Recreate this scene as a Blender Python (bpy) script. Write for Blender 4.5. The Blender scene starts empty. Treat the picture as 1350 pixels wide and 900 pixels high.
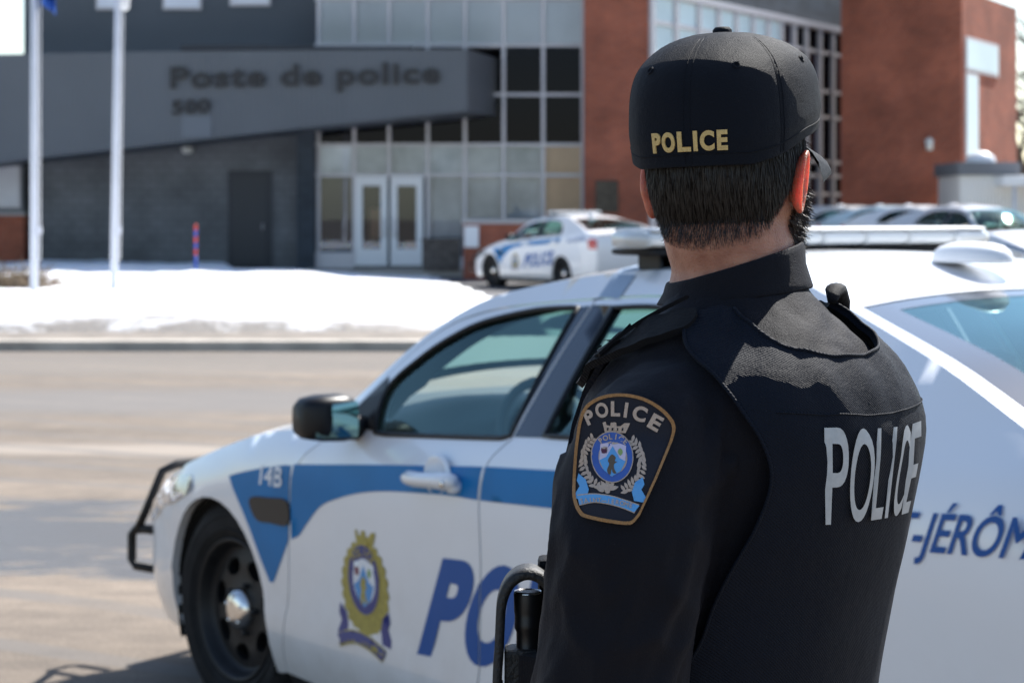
import bpy, bmesh, math, random
from mathutils import Vector, Matrix, noise
from mathutils.bvhtree import BVHTree
from mathutils.geometry import delaunay_2d_cdt
R = math.radians
random.seed(7)
scene = bpy.context.scene
col = scene.collection

# ------------------------------------------------------------------ materials
def nmat(name):
    m = bpy.data.materials.new(name); m.use_nodes = True
    nt = m.node_tree
    return m, nt, nt.nodes['Principled BSDF'], nt.nodes['Material Output']

def N(nt, t, **kw):
    n = nt.nodes.new(t)
    for k, v in kw.items():
        if hasattr(n, k) and not k.startswith('i_'):
            setattr(n, k, v)
        else:
            n.inputs[k[2:] if k.startswith('i_') else k].default_value = v
    return n

def pm(name, colr, rough=.5, metal=0., var=0., vscale=8., bump=0., bscale=60., sheen=0., coat=0., spec=.5, col2=None, detail=4.):
    m, nt, b, o = nmat(name)
    b.inputs['Base Color'].default_value = (*colr, 1)
    b.inputs['Roughness'].default_value = rough
    b.inputs['Metallic'].default_value = metal
    b.inputs['Specular IOR Level'].default_value = spec
    if sheen:
        b.inputs['Sheen Weight'].default_value = sheen
        b.inputs['Sheen Roughness'].default_value = .45
    if coat:
        b.inputs['Coat Weight'].default_value = coat
        b.inputs['Coat Roughness'].default_value = .04
    tc = N(nt, 'ShaderNodeTexCoord')
    if var or col2:
        nz = N(nt, 'ShaderNodeTexNoise'); nz.inputs['Scale'].default_value = vscale; nz.inputs['Detail'].default_value = detail
        nt.links.new(tc.outputs['Object'], nz.inputs['Vector'])
        rp = N(nt, 'ShaderNodeValToRGB')
        a = tuple(c * (1 - var) for c in colr); z = col2 if col2 else tuple(min(1, c * (1 + var)) for c in colr)
        rp.color_ramp.elements[0].color = (*a, 1); rp.color_ramp.elements[1].color = (*z, 1)
        rp.color_ramp.elements[0].position = .3; rp.color_ramp.elements[1].position = .7
        nt.links.new(nz.outputs['Fac'], rp.inputs['Fac'])
        nt.links.new(rp.outputs['Color'], b.inputs['Base Color'])
    if bump:
        nb = N(nt, 'ShaderNodeTexNoise'); nb.inputs['Scale'].default_value = bscale; nb.inputs['Detail'].default_value = 5
        nt.links.new(tc.outputs['Object'], nb.inputs['Vector'])
        bp = N(nt, 'ShaderNodeBump'); bp.inputs['Strength'].default_value = bump; bp.inputs['Distance'].default_value = .02
        nt.links.new(nb.outputs['Fac'], bp.inputs['Height'])
        nt.links.new(bp.outputs['Normal'], b.inputs['Normal'])
    return m

def glassmat(name, tint, refl=1.0, rough=.0, ior=1.55):
    """thin sheet glass: tinted straight-through light plus a Fresnel reflection"""
    m, nt, b, o = nmat(name)
    nt.nodes.remove(b)
    tr = N(nt, 'ShaderNodeBsdfTransparent'); tr.inputs['Color'].default_value = (*tint, 1)
    gl = N(nt, 'ShaderNodeBsdfGlossy'); gl.inputs['Roughness'].default_value = rough
    gl.inputs['Color'].default_value = (refl, refl, refl, 1) if not isinstance(refl, tuple) else (*refl, 1)
    fr = N(nt, 'ShaderNodeFresnel'); fr.inputs['IOR'].default_value = ior
    mx = N(nt, 'ShaderNodeMixShader')
    nt.links.new(fr.outputs[0], mx.inputs[0]); nt.links.new(tr.outputs[0], mx.inputs[1]); nt.links.new(gl.outputs[0], mx.inputs[2])
    nt.links.new(mx.outputs[0], o.inputs['Surface'])
    return m

def clothmat(name, c, twill=900., bump=.25, sheen=.3, rough=.66, sheen_tint=(1, 1, 1)):
    m, nt, b, o = nmat(name)
    b.inputs['Roughness'].default_value = rough
    b.inputs['Specular IOR Level'].default_value = .10
    b.inputs['Sheen Weight'].default_value = sheen
    b.inputs['Sheen Roughness'].default_value = .5
    b.inputs['Sheen Tint'].default_value = (*sheen_tint, 1)
    tc = N(nt, 'ShaderNodeTexCoord')
    nz = N(nt, 'ShaderNodeTexNoise'); nz.inputs['Scale'].default_value = 9; nz.inputs['Detail'].default_value = 6
    nt.links.new(tc.outputs['Object'], nz.inputs['Vector'])
    rp = N(nt, 'ShaderNodeValToRGB')
    rp.color_ramp.elements[0].color = (*[x * .88 for x in c], 1); rp.color_ramp.elements[1].color = (*[x * 1.14 for x in c], 1)
    nt.links.new(nz.outputs['Fac'], rp.inputs['Fac'])
    # lint specks
    vo = N(nt, 'ShaderNodeTexVoronoi'); vo.inputs['Scale'].default_value = 130
    nt.links.new(tc.outputs['Object'], vo.inputs['Vector'])
    ct = N(nt, 'ShaderNodeMath', operation='LESS_THAN'); ct.inputs[1].default_value = .035
    nt.links.new(vo.outputs['Distance'], ct.inputs[0])
    mx = N(nt, 'ShaderNodeMixRGB'); mx.inputs[2].default_value = (.05, .05, .055, 1)
    nt.links.new(ct.outputs[0], mx.inputs[0]); nt.links.new(rp.outputs[0], mx.inputs[1])
    nt.links.new(mx.outputs[0], b.inputs['Base Color'])
    # twill weave + soft creases
    mp = N(nt, 'ShaderNodeMapping'); mp.inputs['Rotation'].default_value = (.6, .7, .4)
    nt.links.new(tc.outputs['Object'], mp.inputs['Vector'])
    wv = N(nt, 'ShaderNodeTexWave'); wv.inputs['Scale'].default_value = twill / 6.283; wv.inputs['Distortion'].default_value = 1.2; wv.inputs['Detail'].default_value = 1
    nt.links.new(mp.outputs[0], wv.inputs['Vector'])
    n2 = N(nt, 'ShaderNodeTexNoise'); n2.inputs['Scale'].default_value = 38; n2.inputs['Detail'].default_value = 4
    nt.links.new(tc.outputs['Object'], n2.inputs['Vector'])
    b1 = N(nt, 'ShaderNodeBump'); b1.inputs['Strength'].default_value = bump; b1.inputs['Distance'].default_value = .0012
    b2 = N(nt, 'ShaderNodeBump'); b2.inputs['Strength'].default_value = .4; b2.inputs['Distance'].default_value = .007
    nt.links.new(wv.outputs['Fac'], b1.inputs['Height']); nt.links.new(n2.outputs['Fac'], b2.inputs['Height'])
    n3 = N(nt, 'ShaderNodeTexNoise'); n3.inputs['Scale'].default_value = 650; n3.inputs['Detail'].default_value = 2
    nt.links.new(tc.outputs['Object'], n3.inputs['Vector'])
    b3 = N(nt, 'ShaderNodeBump'); b3.inputs['Strength'].default_value = .55; b3.inputs['Distance'].default_value = .0016
    nt.links.new(n3.outputs['Fac'], b3.inputs['Height'])
    nt.links.new(b2.outputs[0], b3.inputs['Normal']); nt.links.new(b3.outputs[0], b1.inputs['Normal']); nt.links.new(b1.outputs[0], b.inputs['Normal'])
    return m

# ------------------------------------------------------------------ object helpers
def tag(o, label=None, cat=None, group=None, kind=None):
    if label: o['label'] = label
    if cat: o['category'] = cat
    if group: o['group'] = group
    if kind: o['kind'] = kind
    return o

def empty(name, loc=(0, 0, 0), rz=0):
    o = bpy.data.objects.new(name, None); col.objects.link(o)
    o.location = loc; o.rotation_euler = (0, 0, rz); o.empty_display_size = .2
    return o

def children(o):
    return [c for c in bpy.data.objects if c.parent == o]

def copy_tree(o, parent=None, skip=()):
    kids = {}
    for c in bpy.data.objects:
        if c.parent: kids.setdefault(c.parent, []).append(c)
    def rec(q, par):
        c = q.copy(); col.objects.link(c); c.parent = par
        for ch in kids.get(q, []):
            if ch.name.split('.')[0] in skip: continue
            rec(ch, c)
        return c
    return rec(o, parent)

class MB:
    """collects geometry of ONE part"""
    def __init__(s):
        s.v = []; s.f = []; s.m = []; s.flat = []
    def add(s, vs, fs, mi=0, flat=False):
        n = len(s.v); s.v.extend([tuple(v) for v in vs])
        for f in fs:
            s.f.append([i + n for i in f]); s.m.append(mi); s.flat.append(flat)
    def box(s, a, b, mi=0, M=None, bev=0.):
        (x0, y0, z0), (x1, y1, z1) = a, b
        if bev <= 0:
            vs = [(x0, y0, z0), (x1, y0, z0), (x1, y1, z0), (x0, y1, z0), (x0, y0, z1), (x1, y0, z1), (x1, y1, z1), (x0, y1, z1)]
            fs = [(3, 2, 1, 0), (4, 5, 6, 7), (0, 1, 5, 4), (1, 2, 6, 5), (2, 3, 7, 6), (3, 0, 4, 7)]
        else:
            bm = bmesh.new(); bmesh.ops.create_cube(bm, size=1)
            for v in bm.verts:
                v.co = Vector(((x0 + x1) / 2 + v.co.x * (x1 - x0), (y0 + y1) / 2 + v.co.y * (y1 - y0), (z0 + z1) / 2 + v.co.z * (z1 - z0)))
            bmesh.ops.bevel(bm, geom=bm.edges[:], offset=bev, segments=2, affect='EDGES', profile=.6)
            bm.verts.index_update()
            vs = [v.co.copy() for v in bm.verts]; fs = [[v.index for v in f.verts] for f in bm.faces]; bm.free()
        if M: vs = [M @ Vector(v) for v in vs]
        s.add(vs, fs, mi, True)
    def rings(s, rings, closed=True, cap=True, mi=0, flat=False):
        """skin a list of equal-length rings"""
        n = len(rings[0]); base = len(s.v)
        vs = [p for r in rings for p in r]; fs = []
        for i in range(len(rings) - 1):
            for j in range(n if closed else n - 1):
                k = (j + 1) % n
                fs.append((i * n + j, i * n + k, (i + 1) * n + k, (i + 1) * n + j))
        if cap and closed:
            fs.append(list(range(n))[::-1]); fs.append([(len(rings) - 1) * n + j for j in range(n)])
        s.add(vs, fs, mi, flat)
    def tube(s, pts, r, n=10, mi=0, cap=True, flat=False, sq=1.):
        pts = [Vector(p) for p in pts]; L = len(pts)
        rr = r if isinstance(r, (list, tuple)) else [r] * L
        rings = []; up = None
        for i, p in enumerate(pts):
            d = (pts[min(i + 1, L - 1)] - pts[max(i - 1, 0)]).normalized()
            if up is None:
                up = Vector((0, 0, 1)) if abs(d.z) < .9 else Vector((1, 0, 0))
            a = d.cross(up).normalized(); b = a.cross(d).normalized(); up = b
            rings.append([p + (a * math.cos(t) + b * math.sin(t) * sq) * rr[i] for t in [2 * math.pi * k / n for k in range(n)]])
        s.rings(rings, True, cap, mi, flat)
    def lathe(s, prof, n=32, M=None, mi=0, cap=False):
        """profile of (radius, height) about local z"""
        rings = []
        for r, h in prof:
            rings.append([Vector((r * math.cos(t), r * math.sin(t), h)) for t in [2 * math.pi * k / n for k in range(n)]])
        if M: rings = [[M @ p for p in q] for q in rings]
        s.rings(rings, True, cap, mi)
    def grid(s, P, mi=0, flat=False):
        nr, nc = len(P), len(P[0])
        vs = [p for r in P for p in r]
        fs = [(i * nc + j, i * nc + j + 1, (i + 1) * nc + j + 1, (i + 1) * nc + j) for i in range(nr - 1) for j in range(nc - 1)]
        s.add(vs, fs, mi, flat)
    def mesh(s, name, mats, smooth=True, recalc=False):
        me = bpy.data.meshes.new(name)
        me.from_pydata(s.v, [], s.f)
        if not isinstance(mats, (list, tuple)): mats = [mats]
        for m in mats: me.materials.append(m)
        me.polygons.foreach_set('material_index', s.m)
        me.polygons.foreach_set('use_smooth', [smooth and not fl for fl in s.flat])
        if recalc:
            bm = bmesh.new(); bm.from_mesh(me); bmesh.ops.recalc_face_normals(bm, faces=bm.faces[:]); bm.to_mesh(me); bm.free()
        me.update()
        return me
    def build(s, name, mats, parent=None, smooth=True, recalc=True):
        o = bpy.data.objects.new(name, s.mesh(name, mats, smooth, recalc)); col.objects.link(o)
        if parent: o.parent = parent
        return o

def interp(P, x):
    if x <= P[0][0]: return P[0][1]
    for (a, b), (c, d) in zip(P, P[1:]):
        if x <= c:
            t = (x - a) / (c - a); return b + (d - b) * t
    return P[-1][1]

def smoothtab(P, n=160):
    """Catmull-Rom resample of a table so interp() gives a smooth curve"""
    return cr(P, max(2, n // (len(P) - 1)))

def cr(P, n=8, closed=False):
    out = []; L = len(P)
    rng = range(L) if closed else range(L - 1)
    for i in rng:
        if closed: p0, p1, p2, p3 = P[i - 1], P[i], P[(i + 1) % L], P[(i + 2) % L]
        else: p0, p1, p2, p3 = P[max(i - 1, 0)], P[i], P[i + 1], P[min(i + 2, L - 1)]
        # centripetal-ish: plain catmull-rom with limited tangents
        for k in range(n):
            t = k / n; q = []
            for d in range(len(p1)):
                m1 = (p2[d] - p0[d]) / 2; m2 = (p3[d] - p1[d]) / 2
                q.append((2 * t**3 - 3 * t**2 + 1) * p1[d] + (t**3 - 2 * t**2 + t) * m1 + (-2 * t**3 + 3 * t**2) * p2[d] + (t**3 - t**2) * m2)
            out.append(tuple(q))
    if not closed: out.append(tuple(P[-1]))
    return out

def resample(loop, d):
    out = []
    for i, a in enumerate(loop):
        b = loop[(i + 1) % len(loop)]
        L = math.hypot(b[0] - a[0], b[1] - a[1]); n = max(1, int(math.ceil(L / d)))
        for k in range(n): out.append((a[0] + (b[0] - a[0]) * k / n, a[1] + (b[1] - a[1]) * k / n))
    return out

def tri2d(V, Ed, g, extra=()):
    """triangulate a region bounded by edges (even-odd), interior grid step g"""
    segs = [(V[a], V[b]) for a, b in Ed]
    def inside(x, y):
        c = False
        for (x0, y0), (x1, y1) in segs:
            if (y0 > y) != (y1 > y) and x < (x1 - x0) * (y - y0) / (y1 - y0) + x0: c = not c
        return c
    xs = [v[0] for v in V]; ys = [v[1] for v in V]
    pts = [Vector(v) for v in V]
    if g:
        y = min(ys) + g * .5
        while y < max(ys):
            cuts = sorted((x1 - x0) * (y - y0) / (y1 - y0) + x0 for (x0, y0), (x1, y1) in segs if (y0 > y) != (y1 > y))
            for a, b in zip(cuts[::2], cuts[1::2]):
                k = math.ceil((a + g * .35) / g)
                while k * g < b - g * .35:
                    pts.append(Vector((k * g, y))); k += 1
            y += g
    pts += [Vector(p) for p in extra if inside(*p)]
    vo, eo, fo, *_ = delaunay_2d_cdt(pts, Ed, [], 0, 1e-6, True)
    vo = [(v.x, v.y) for v in vo]; out = []
    for f in fo:
        cx = sum(vo[i][0] for i in f) / 3; cy = sum(vo[i][1] for i in f) / 3
        if inside(cx, cy):
            a, b, c = [vo[i] for i in f]
            if abs((b[0] - a[0]) * (c[1] - a[1]) - (c[0] - a[0]) * (b[1] - a[1])) < 1e-10: continue
            out.append(list(f))
    return vo, out

def loops_ve(loops, d):
    V = []; Ed = []
    for lp in loops:
        q = resample(lp, d) if d else lp
        n = len(V); V += q; Ed += [(n + i, n + (i + 1) % len(q)) for i in range(len(q))]
    return V, Ed

def panel(mb, loops, fn, g=.06, rim=0., off=0., mi=0, ve=None, d=None, extra=()):
    """flat outline(s) -> curved sheet through fn(u, v, off); rim gives it a turned-in edge"""
    V, Ed = ve if ve else loops_ve(loops, d if d else g)
    vo, fo = tri2d(V, Ed, g, extra)
    mb.add([fn(u, v, off) for u, v in vo], fo, mi)
    if rim:
        cnt = {}
        for f in fo:
            for a, b in ((f[0], f[1]), (f[1], f[2]), (f[2], f[0])):
                k = (min(a, b), max(a, b)); cnt[k] = cnt.get(k, 0) + 1
        for (a, b), c in cnt.items():
            if c == 1:
                p, q = vo[a], vo[b]
                mb.add([fn(*p, off), fn(*q, off), fn(*q, off - rim), fn(*p, off - rim)], [(0, 1, 2, 3)], mi, True)

TEXT_CACHE = {}
def text2d(txt, bold=0., space=1., res=7):
    """outline of a word in 2D: (verts, boundary edges), normalised to its bounding box 0..1"""
    key = (txt, bold, space, res)
    if key in TEXT_CACHE: return TEXT_CACHE[key]
    cu = bpy.data.curves.new('t', 'FONT'); cu.body = txt; cu.offset = bold; cu.space_character = space; cu.resolution_u = res
    ob = bpy.data.objects.new('t', cu); col.objects.link(ob)
    dg = bpy.context.evaluated_depsgraph_get(); dg.update()
    me = bpy.data.meshes.new_from_object(ob.evaluated_get(dg))
    bm = bmesh.new(); bm.from_mesh(me); bmesh.ops.remove_doubles(bm, verts=bm.verts[:], dist=1e-5)
    be = [e for e in bm.edges if len(e.link_faces) == 1]
    idx = {}; V = []
    for e in be:
        for v in e.verts:
            if v.index not in idx or True:
                if v not in idx: idx[v] = len(V); V.append((v.co.x, v.co.y))
    Ed = [(idx[e.verts[0]], idx[e.verts[1]]) for e in be]
    bm.free(); bpy.data.objects.remove(ob); bpy.data.curves.remove(cu); bpy.data.meshes.remove(me)
    x0 = min(v[0] for v in V); x1 = max(v[0] for v in V); y0 = min(v[1] for v in V); y1 = max(v[1] for v in V)
    V = [((x - x0) / (x1 - x0), (y - y0) / (y1 - y0)) for x, y in V]
    TEXT_CACHE[key] = (V, Ed, (x1 - x0) / (y1 - y0))
    return TEXT_CACHE[key]

def bil(q):
    """bilinear map of the unit square on corners BL BR TR TL"""
    (a, b, c, d) = q
    return lambda u, v: tuple(a[i] * (1 - u) * (1 - v) + b[i] * u * (1 - v) + c[i] * u * v + d[i] * (1 - u) * v for i in (0, 1))

def text_panel(mb, txt, quad, fn, g=.03, off=.002, mi=0, bold=.02, space=1., res=7):
    V, Ed, asp = text2d(txt, bold, space, res)
    B = bil(quad); V = [B(*v) for v in V]
    panel(mb, None, fn, g, 0, off, mi, ve=(V, Ed))

def remeshed(mb, voxel, smooth=6, fac=.5):
    me = mb.mesh('tmp', [], True, True)
    ob = bpy.data.objects.new('tmp', me); col.objects.link(ob)
    r = ob.modifiers.new('r', 'REMESH'); r.mode = 'VOXEL'; r.voxel_size = voxel; r.use_smooth_shade = True
    if smooth:
        sm = ob.modifiers.new('s', 'SMOOTH'); sm.factor = fac; sm.iterations = smooth
    dg = bpy.context.evaluated_depsgraph_get(); dg.update()
    out = bpy.data.meshes.new_from_object(ob.evaluated_get(dg))
    bpy.data.objects.remove(ob); bpy.data.meshes.remove(me)
    return out

def obj_from(me, name, mat, parent=None):
    o = bpy.data.objects.new(name, me); col.objects.link(o)
    me.name = name
    me.materials.clear()
    for m in (mat if isinstance(mat, (list, tuple)) else [mat]): me.materials.append(m)
    me.polygons.foreach_set('use_smooth', [True] * len(me.polygons))
    if parent: o.parent = parent
    return o

def bvh_of(me):
    return BVHTree.FromPolygons([v.co.copy() for v in me.vertices], [list(p.vertices) for p in me.polygons])
def fbm(p, s, o=3):
    return noise.fractal(Vector(p) * s, 1., 2., o)
# ------------------------------------------------------------------ ground, kerb, snow
def groundmat():
    m, nt, b, o = nmat('salted asphalt')
    tc = N(nt, 'ShaderNodeTexCoord'); sx = N(nt, 'ShaderNodeSeparateXYZ'); nt.links.new(tc.outputs['Object'], sx.inputs[0])
    def noise_(scale, vec=(1, 1, 1), det=6, rough=.6):
        mp = N(nt, 'ShaderNodeMapping'); mp.inputs['Scale'].default_value = vec; nt.links.new(tc.outputs['Object'], mp.inputs['Vector'])
        z = N(nt, 'ShaderNodeTexNoise'); z.inputs['Scale'].default_value = scale; z.inputs['Detail'].default_value = det; z.inputs['Roughness'].default_value = rough
        nt.links.new(mp.outputs[0], z.inputs['Vector']); return z.outputs['Fac']
    def mth(op, a, b_=None, c=None):
        n = N(nt, 'ShaderNodeMath', operation=op)
        for k, v in enumerate((a, b_, c)):
            if v is None: continue
            if isinstance(v, (int, float)): n.inputs[k].default_value = v
            else: nt.links.new(v, n.inputs[k])
        return n.outputs[0]
    def ramp(f, *st):
        r = N(nt, 'ShaderNodeValToRGB'); e = r.color_ramp.elements
        while len(e) < len(st): e.new(.5)
        for k, (p, c) in enumerate(st): e[k].position = p; e[k].color = (*c, 1)
        nt.links.new(f, r.inputs['Fac']); return r.outputs['Color']
    def mix(f, a, b_):
        n = N(nt, 'ShaderNodeMixRGB'); nt.links.new(f, n.inputs[0])
        for k, v in ((1, a), (2, b_)):
            if isinstance(v, tuple): n.inputs[k].default_value = (*v, 1)
            else: nt.links.new(v, n.inputs[k])
        return n.outputs[0]
    base = ramp(noise_(.55, (.35, 1.3, 1)), (.25, (.124, .101, .080)), (.5, (.170, .137, .107)), (.75, (.232, .186, .144)))
    grit = ramp(noise_(70, det=3), (.3, (.55, .55, .55)), (.7, (1.35, 1.35, 1.35)))
    mu = N(nt, 'ShaderNodeMixRGB', blend_type='MULTIPLY'); mu.inputs[0].default_value = .8; nt.links.new(base, mu.inputs[1]); nt.links.new(grit, mu.inputs[2]); c = mu.outputs[0]
    mott = ramp(noise_(5, (.6, 1.2, 1), 9, .75), (.3, (.66, .66, .67)), (.7, (1.25, 1.24, 1.22)))
    m3 = N(nt, 'ShaderNodeMixRGB', blend_type='MULTIPLY'); m3.inputs[0].default_value = 1; nt.links.new(c, m3.inputs[1]); nt.links.new(mott, m3.inputs[2]); c = m3.outputs[0]
    # worn lanes running across, dusty strip, seams
    wob = mth('MULTIPLY', mth('SUBTRACT', noise_(.25, (1, .4, 1), 3), .5), 1.6)
    y = mth('ADD', sx.outputs['Y'], wob)
    def band(y0, hw, soft):
        return mth('SMOOTH_MIN', 1., mth('MAXIMUM', 0., mth('DIVIDE', mth('SUBTRACT', hw + soft, mth('ABSOLUTE', mth('SUBTRACT', y, y0))), soft)), .05)
    c = mix(mth('MULTIPLY', band(18.8, .7, .9), .7), c, (.135, .13, .128))
    c = mix(mth('MULTIPLY', band(23.5, 1.0, 1.2), .5), c, (.15, .138, .125))
    c = mix(mth('MULTIPLY', band(14.9, .15, .35), .6), c, (.33, .285, .24))
    c = mix(mth('MULTIPLY', band(14.25, .03, .06), .6), c, (.12, .11, .10))
    # tyre tracks
    mp = N(nt, 'ShaderNodeMapping'); mp.inputs['Rotation'].default_value = (0, 0, .5); nt.links.new(tc.outputs['Object'], mp.inputs['Vector'])
    wv = N(nt, 'ShaderNodeTexWave', bands_direction='Y'); wv.inputs['Scale'].default_value = .42; wv.inputs['Distortion'].default_value = 5; wv.inputs['Detail'].default_value = 2; wv.inputs['Detail Scale'].default_value = .35
    nt.links.new(mp.outputs[0], wv.inputs['Vector'])
    trk = mth('MULTIPLY', mth('GREATER_THAN', wv.outputs['Fac'], .90), mth('MULTIPLY', noise_(.8, det=2), 1.25))
    c = mix(trk, c, (.13, .12, .112))
    # melt water standing in a shallow dip
    dx = mth('DIVIDE', mth('ADD', sx.outputs['X'], 3.6), 4.2); dy = mth('DIVIDE', mth('SUBTRACT', sx.outputs['Y'], 10.9), 1.5)
    r = mth('ADD', mth('MULTIPLY', dx, dx), mth('MULTIPLY', dy, dy))
    wet = mth('SUBTRACT', mth('ADD', 1.0, mth('MULTIPLY', mth('SUBTRACT', noise_(1.1, (.5, 1.5, 1), 8, .72), .5), 6.)), r)
    wet = ramp(wet, (.15, (0, 0, 0)), (.55, (1, 1, 1)))
    c = mix(wet, c, (.085, .080, .076))
    nt.links.new(c, b.inputs['Base Color'])
    ro = N(nt, 'ShaderNodeMapRange'); nt.links.new(wet, ro.inputs['Value']); ro.inputs['To Min'].default_value = .92; ro.inputs['To Max'].default_value = .42
    nt.links.new(ro.outputs[0], b.inputs['Roughness'])
    bp = N(nt, 'ShaderNodeBump'); bp.inputs['Strength'].default_value = .5; bp.inputs['Distance'].default_value = .01; nt.links.new(noise_(55, det=4), bp.inputs['Height']); nt.links.new(bp.outputs[0], b.inputs['Normal'])
    return m
b = MB(); b.add([(-400, -200, 0), (400, -200, 0), (400, 700, 0), (-400, 700, 0)], [(0, 1, 2, 3)])
tag(b.build('ground', groundmat()), kind='structure')
M_conc = pm('salty concrete', (.42, .38, .33), .9, var=.25, vscale=2.5, bump=.3, bscale=40)
b = MB(); b.box((-60, 25.35, -.05), (3.5, 25.75, .12), bev=.02); tag(b.build('kerb', M_conc), kind='structure')
b = MB(); b.add([(-60, 25.75, .1), (3.5, 25.75, .1), (3.5, 30, .1), (-60, 30, .1)], [(0, 1, 2, 3)]); tag(b.build('verge', pm('sandy verge', (.19, .165, .14), .95, var=.3, vscale=3, bump=.4, bscale=25)), kind='structure')

def snowmat():
    m, nt, b, o = nmat('old snow')
    b.inputs['Roughness'].default_value = .65; b.inputs['Subsurface Weight'].default_value = .25; b.inputs['Subsurface Radius'].default_value = (.4, .6, 1); b.inputs['Subsurface Scale'].default_value = .05
    tc = N(nt, 'ShaderNodeTexCoord'); sx = N(nt, 'ShaderNodeSeparateXYZ'); nt.links.new(tc.outputs['Object'], sx.inputs[0])
    nz = N(nt, 'ShaderNodeTexNoise'); nz.inputs['Scale'].default_value = 1.3; nz.inputs['Detail'].default_value = 9; nz.inputs['Roughness'].default_value = .7; nt.links.new(tc.outputs['Object'], nz.inputs['Vector'])
    # plough dirt along the road-side foot of the bank
    mr = N(nt, 'ShaderNodeMapRange'); mr.inputs['From Min'].default_value = 28.9; mr.inputs['From Max'].default_value = 27.6; nt.links.new(sx.outputs['Y'], mr.inputs['Value'])
    mm = N(nt, 'ShaderNodeMath', operation='MULTIPLY_ADD'); nt.links.new(nz.outputs['Fac'], mm.inputs[0]); mm.inputs[1].default_value = 1.7; mm.inputs[2].default_value = -.42
    ml = N(nt, 'ShaderNodeMath', operation='MULTIPLY'); ml.use_clamp = True; nt.links.new(mr.outputs[0], ml.inputs[0]); nt.links.new(mm.outputs[0], ml.inputs[1])
    m2 = N(nt, 'ShaderNodeMath', operation='MULTIPLY'); m2.use_clamp = True; nt.links.new(ml.outputs[0], m2.inputs[0]); m2.inputs[1].default_value = 2.6
    mx = N(nt, 'ShaderNodeMixRGB'); mx.inputs[1].default_value = (.82, .83, .85, 1); mx.inputs[2].default_value = (.16, .145, .13, 1); nt.links.new(m2.outputs[0], mx.inputs[0]); nt.links.new(mx.outputs[0], b.inputs['Base Color'])
    n2 = N(nt, 'ShaderNodeTexNoise'); n2.inputs['Scale'].default_value = 9; n2.inputs['Detail'].default_value = 6; nt.links.new(tc.outputs['Object'], n2.inputs['Vector'])
    bp = N(nt, 'ShaderNodeBump'); bp.inputs['Strength'].default_value = .5; bp.inputs['Distance'].default_value = .06; nt.links.new(n2.outputs['Fac'], bp.inputs['Height']); nt.links.new(bp.outputs[0], b.inputs['Normal'])
    return m
M_snow = snowmat()
b = MB(); P = []
NX, NY = 150, 64
for i in range(NY + 1):
    y = 26.9 + (54 - 26.9) * (i / NY) ** 1.35; row = []
    for j in range(NX + 1):
        x = -42 + (43.4) * j / NX
        front = 27.1 + .35 * noise.noise(Vector((x * .6, 0, 3))) + max(0, x + 1.5) * .4
        up_ = max(0, min(1, (y - front) / (2.4 + .6 * noise.noise(Vector((x * .3, 9, 1))))))
        z = .36 * math.sin(up_ * math.pi / 2) ** .8 if up_ > 0 else -.06
        end = max(0, min(1, (1.2 - (y - 30) * .12 - x) / 6.)); back = max(0, min(1, (52.5 - y + max(0, -x - 6) * 2) / 7 if x > -7 else 1.2))
        z += (.16 * noise.noise(Vector((x * .22, y * .2, 0))) + .06 * noise.noise(Vector((x * .9, y * .9, 4))) + .05 * noise.noise(Vector((x * 2.4, y * 2.4, 8))) + .05 * max(0, 1 - abs(y - 28.2) / 1.2) * noise.noise(Vector((x * 4.1, y * 4.1, 2)))) * up_
        z *= min(1, end * 1.6) * min(1, .25 + back)
        z -= .05 * (1 - up_) + (.09 if end < .05 else 0)
        row.append((x, y, z))
    P.append(row)
b.grid(P); tag(b.build('snow_bank', M_snow), kind='structure')
b = MB(); b.box((6.6, 36, -.05), (60, 95, .2), bev=.03); tag(b.build('car_park', pm('pale salted paving', (.26, .235, .21), .9, var=.25, vscale=.8)), kind='structure')
b = MB(); b.add([(-6.4, 39.5, .004), (6.55, 39.5, .004), (6.55, 53.5, .004), (-6.4, 53.5, .004)], [(0, 1, 2, 3)]); tag(b.build('forecourt', pm('asphalt darkened for shade', (.075, .075, .08), .7, var=.3, vscale=1.2, bump=.3, bscale=40)), kind='structure')  # the building's shade is put into this dark colour
# far-off wood beyond the open ground, one mass
rr = random.Random(21); b = MB()
for k in range(620):
    side = rr.random() < .62
    x, y = (rr.uniform(-150, -22), rr.uniform(140, 175)) if side else (rr.uniform(40, 190), rr.uniform(150, 185)); h = rr.uniform(6, 10.5)
    b.tube([(x, y, 0), (x + rr.uniform(-.3, .3), y, h * .5), (x + rr.uniform(-.5, .5), y, h)], [.16, .11, .03], 5, cap=False)
    for q in range(16):
        z = h * rr.uniform(.25, .95); a = rr.uniform(0, 6.28); L = (h - z) * .45 + .6
        b.tube([(x, y, z), (x + math.cos(a) * L * .5, y + math.sin(a) * L * .5, z + L * .35), (x + math.cos(a) * L, y + math.sin(a) * L, z + L * .9)], [.06, .045, .015], 3, cap=False)
tag(b.build('distant_wood', pm('bare grey brown wood', (.075, .062, .052), .95, var=.4, vscale=.2), recalc=False), kind='stuff')
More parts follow.
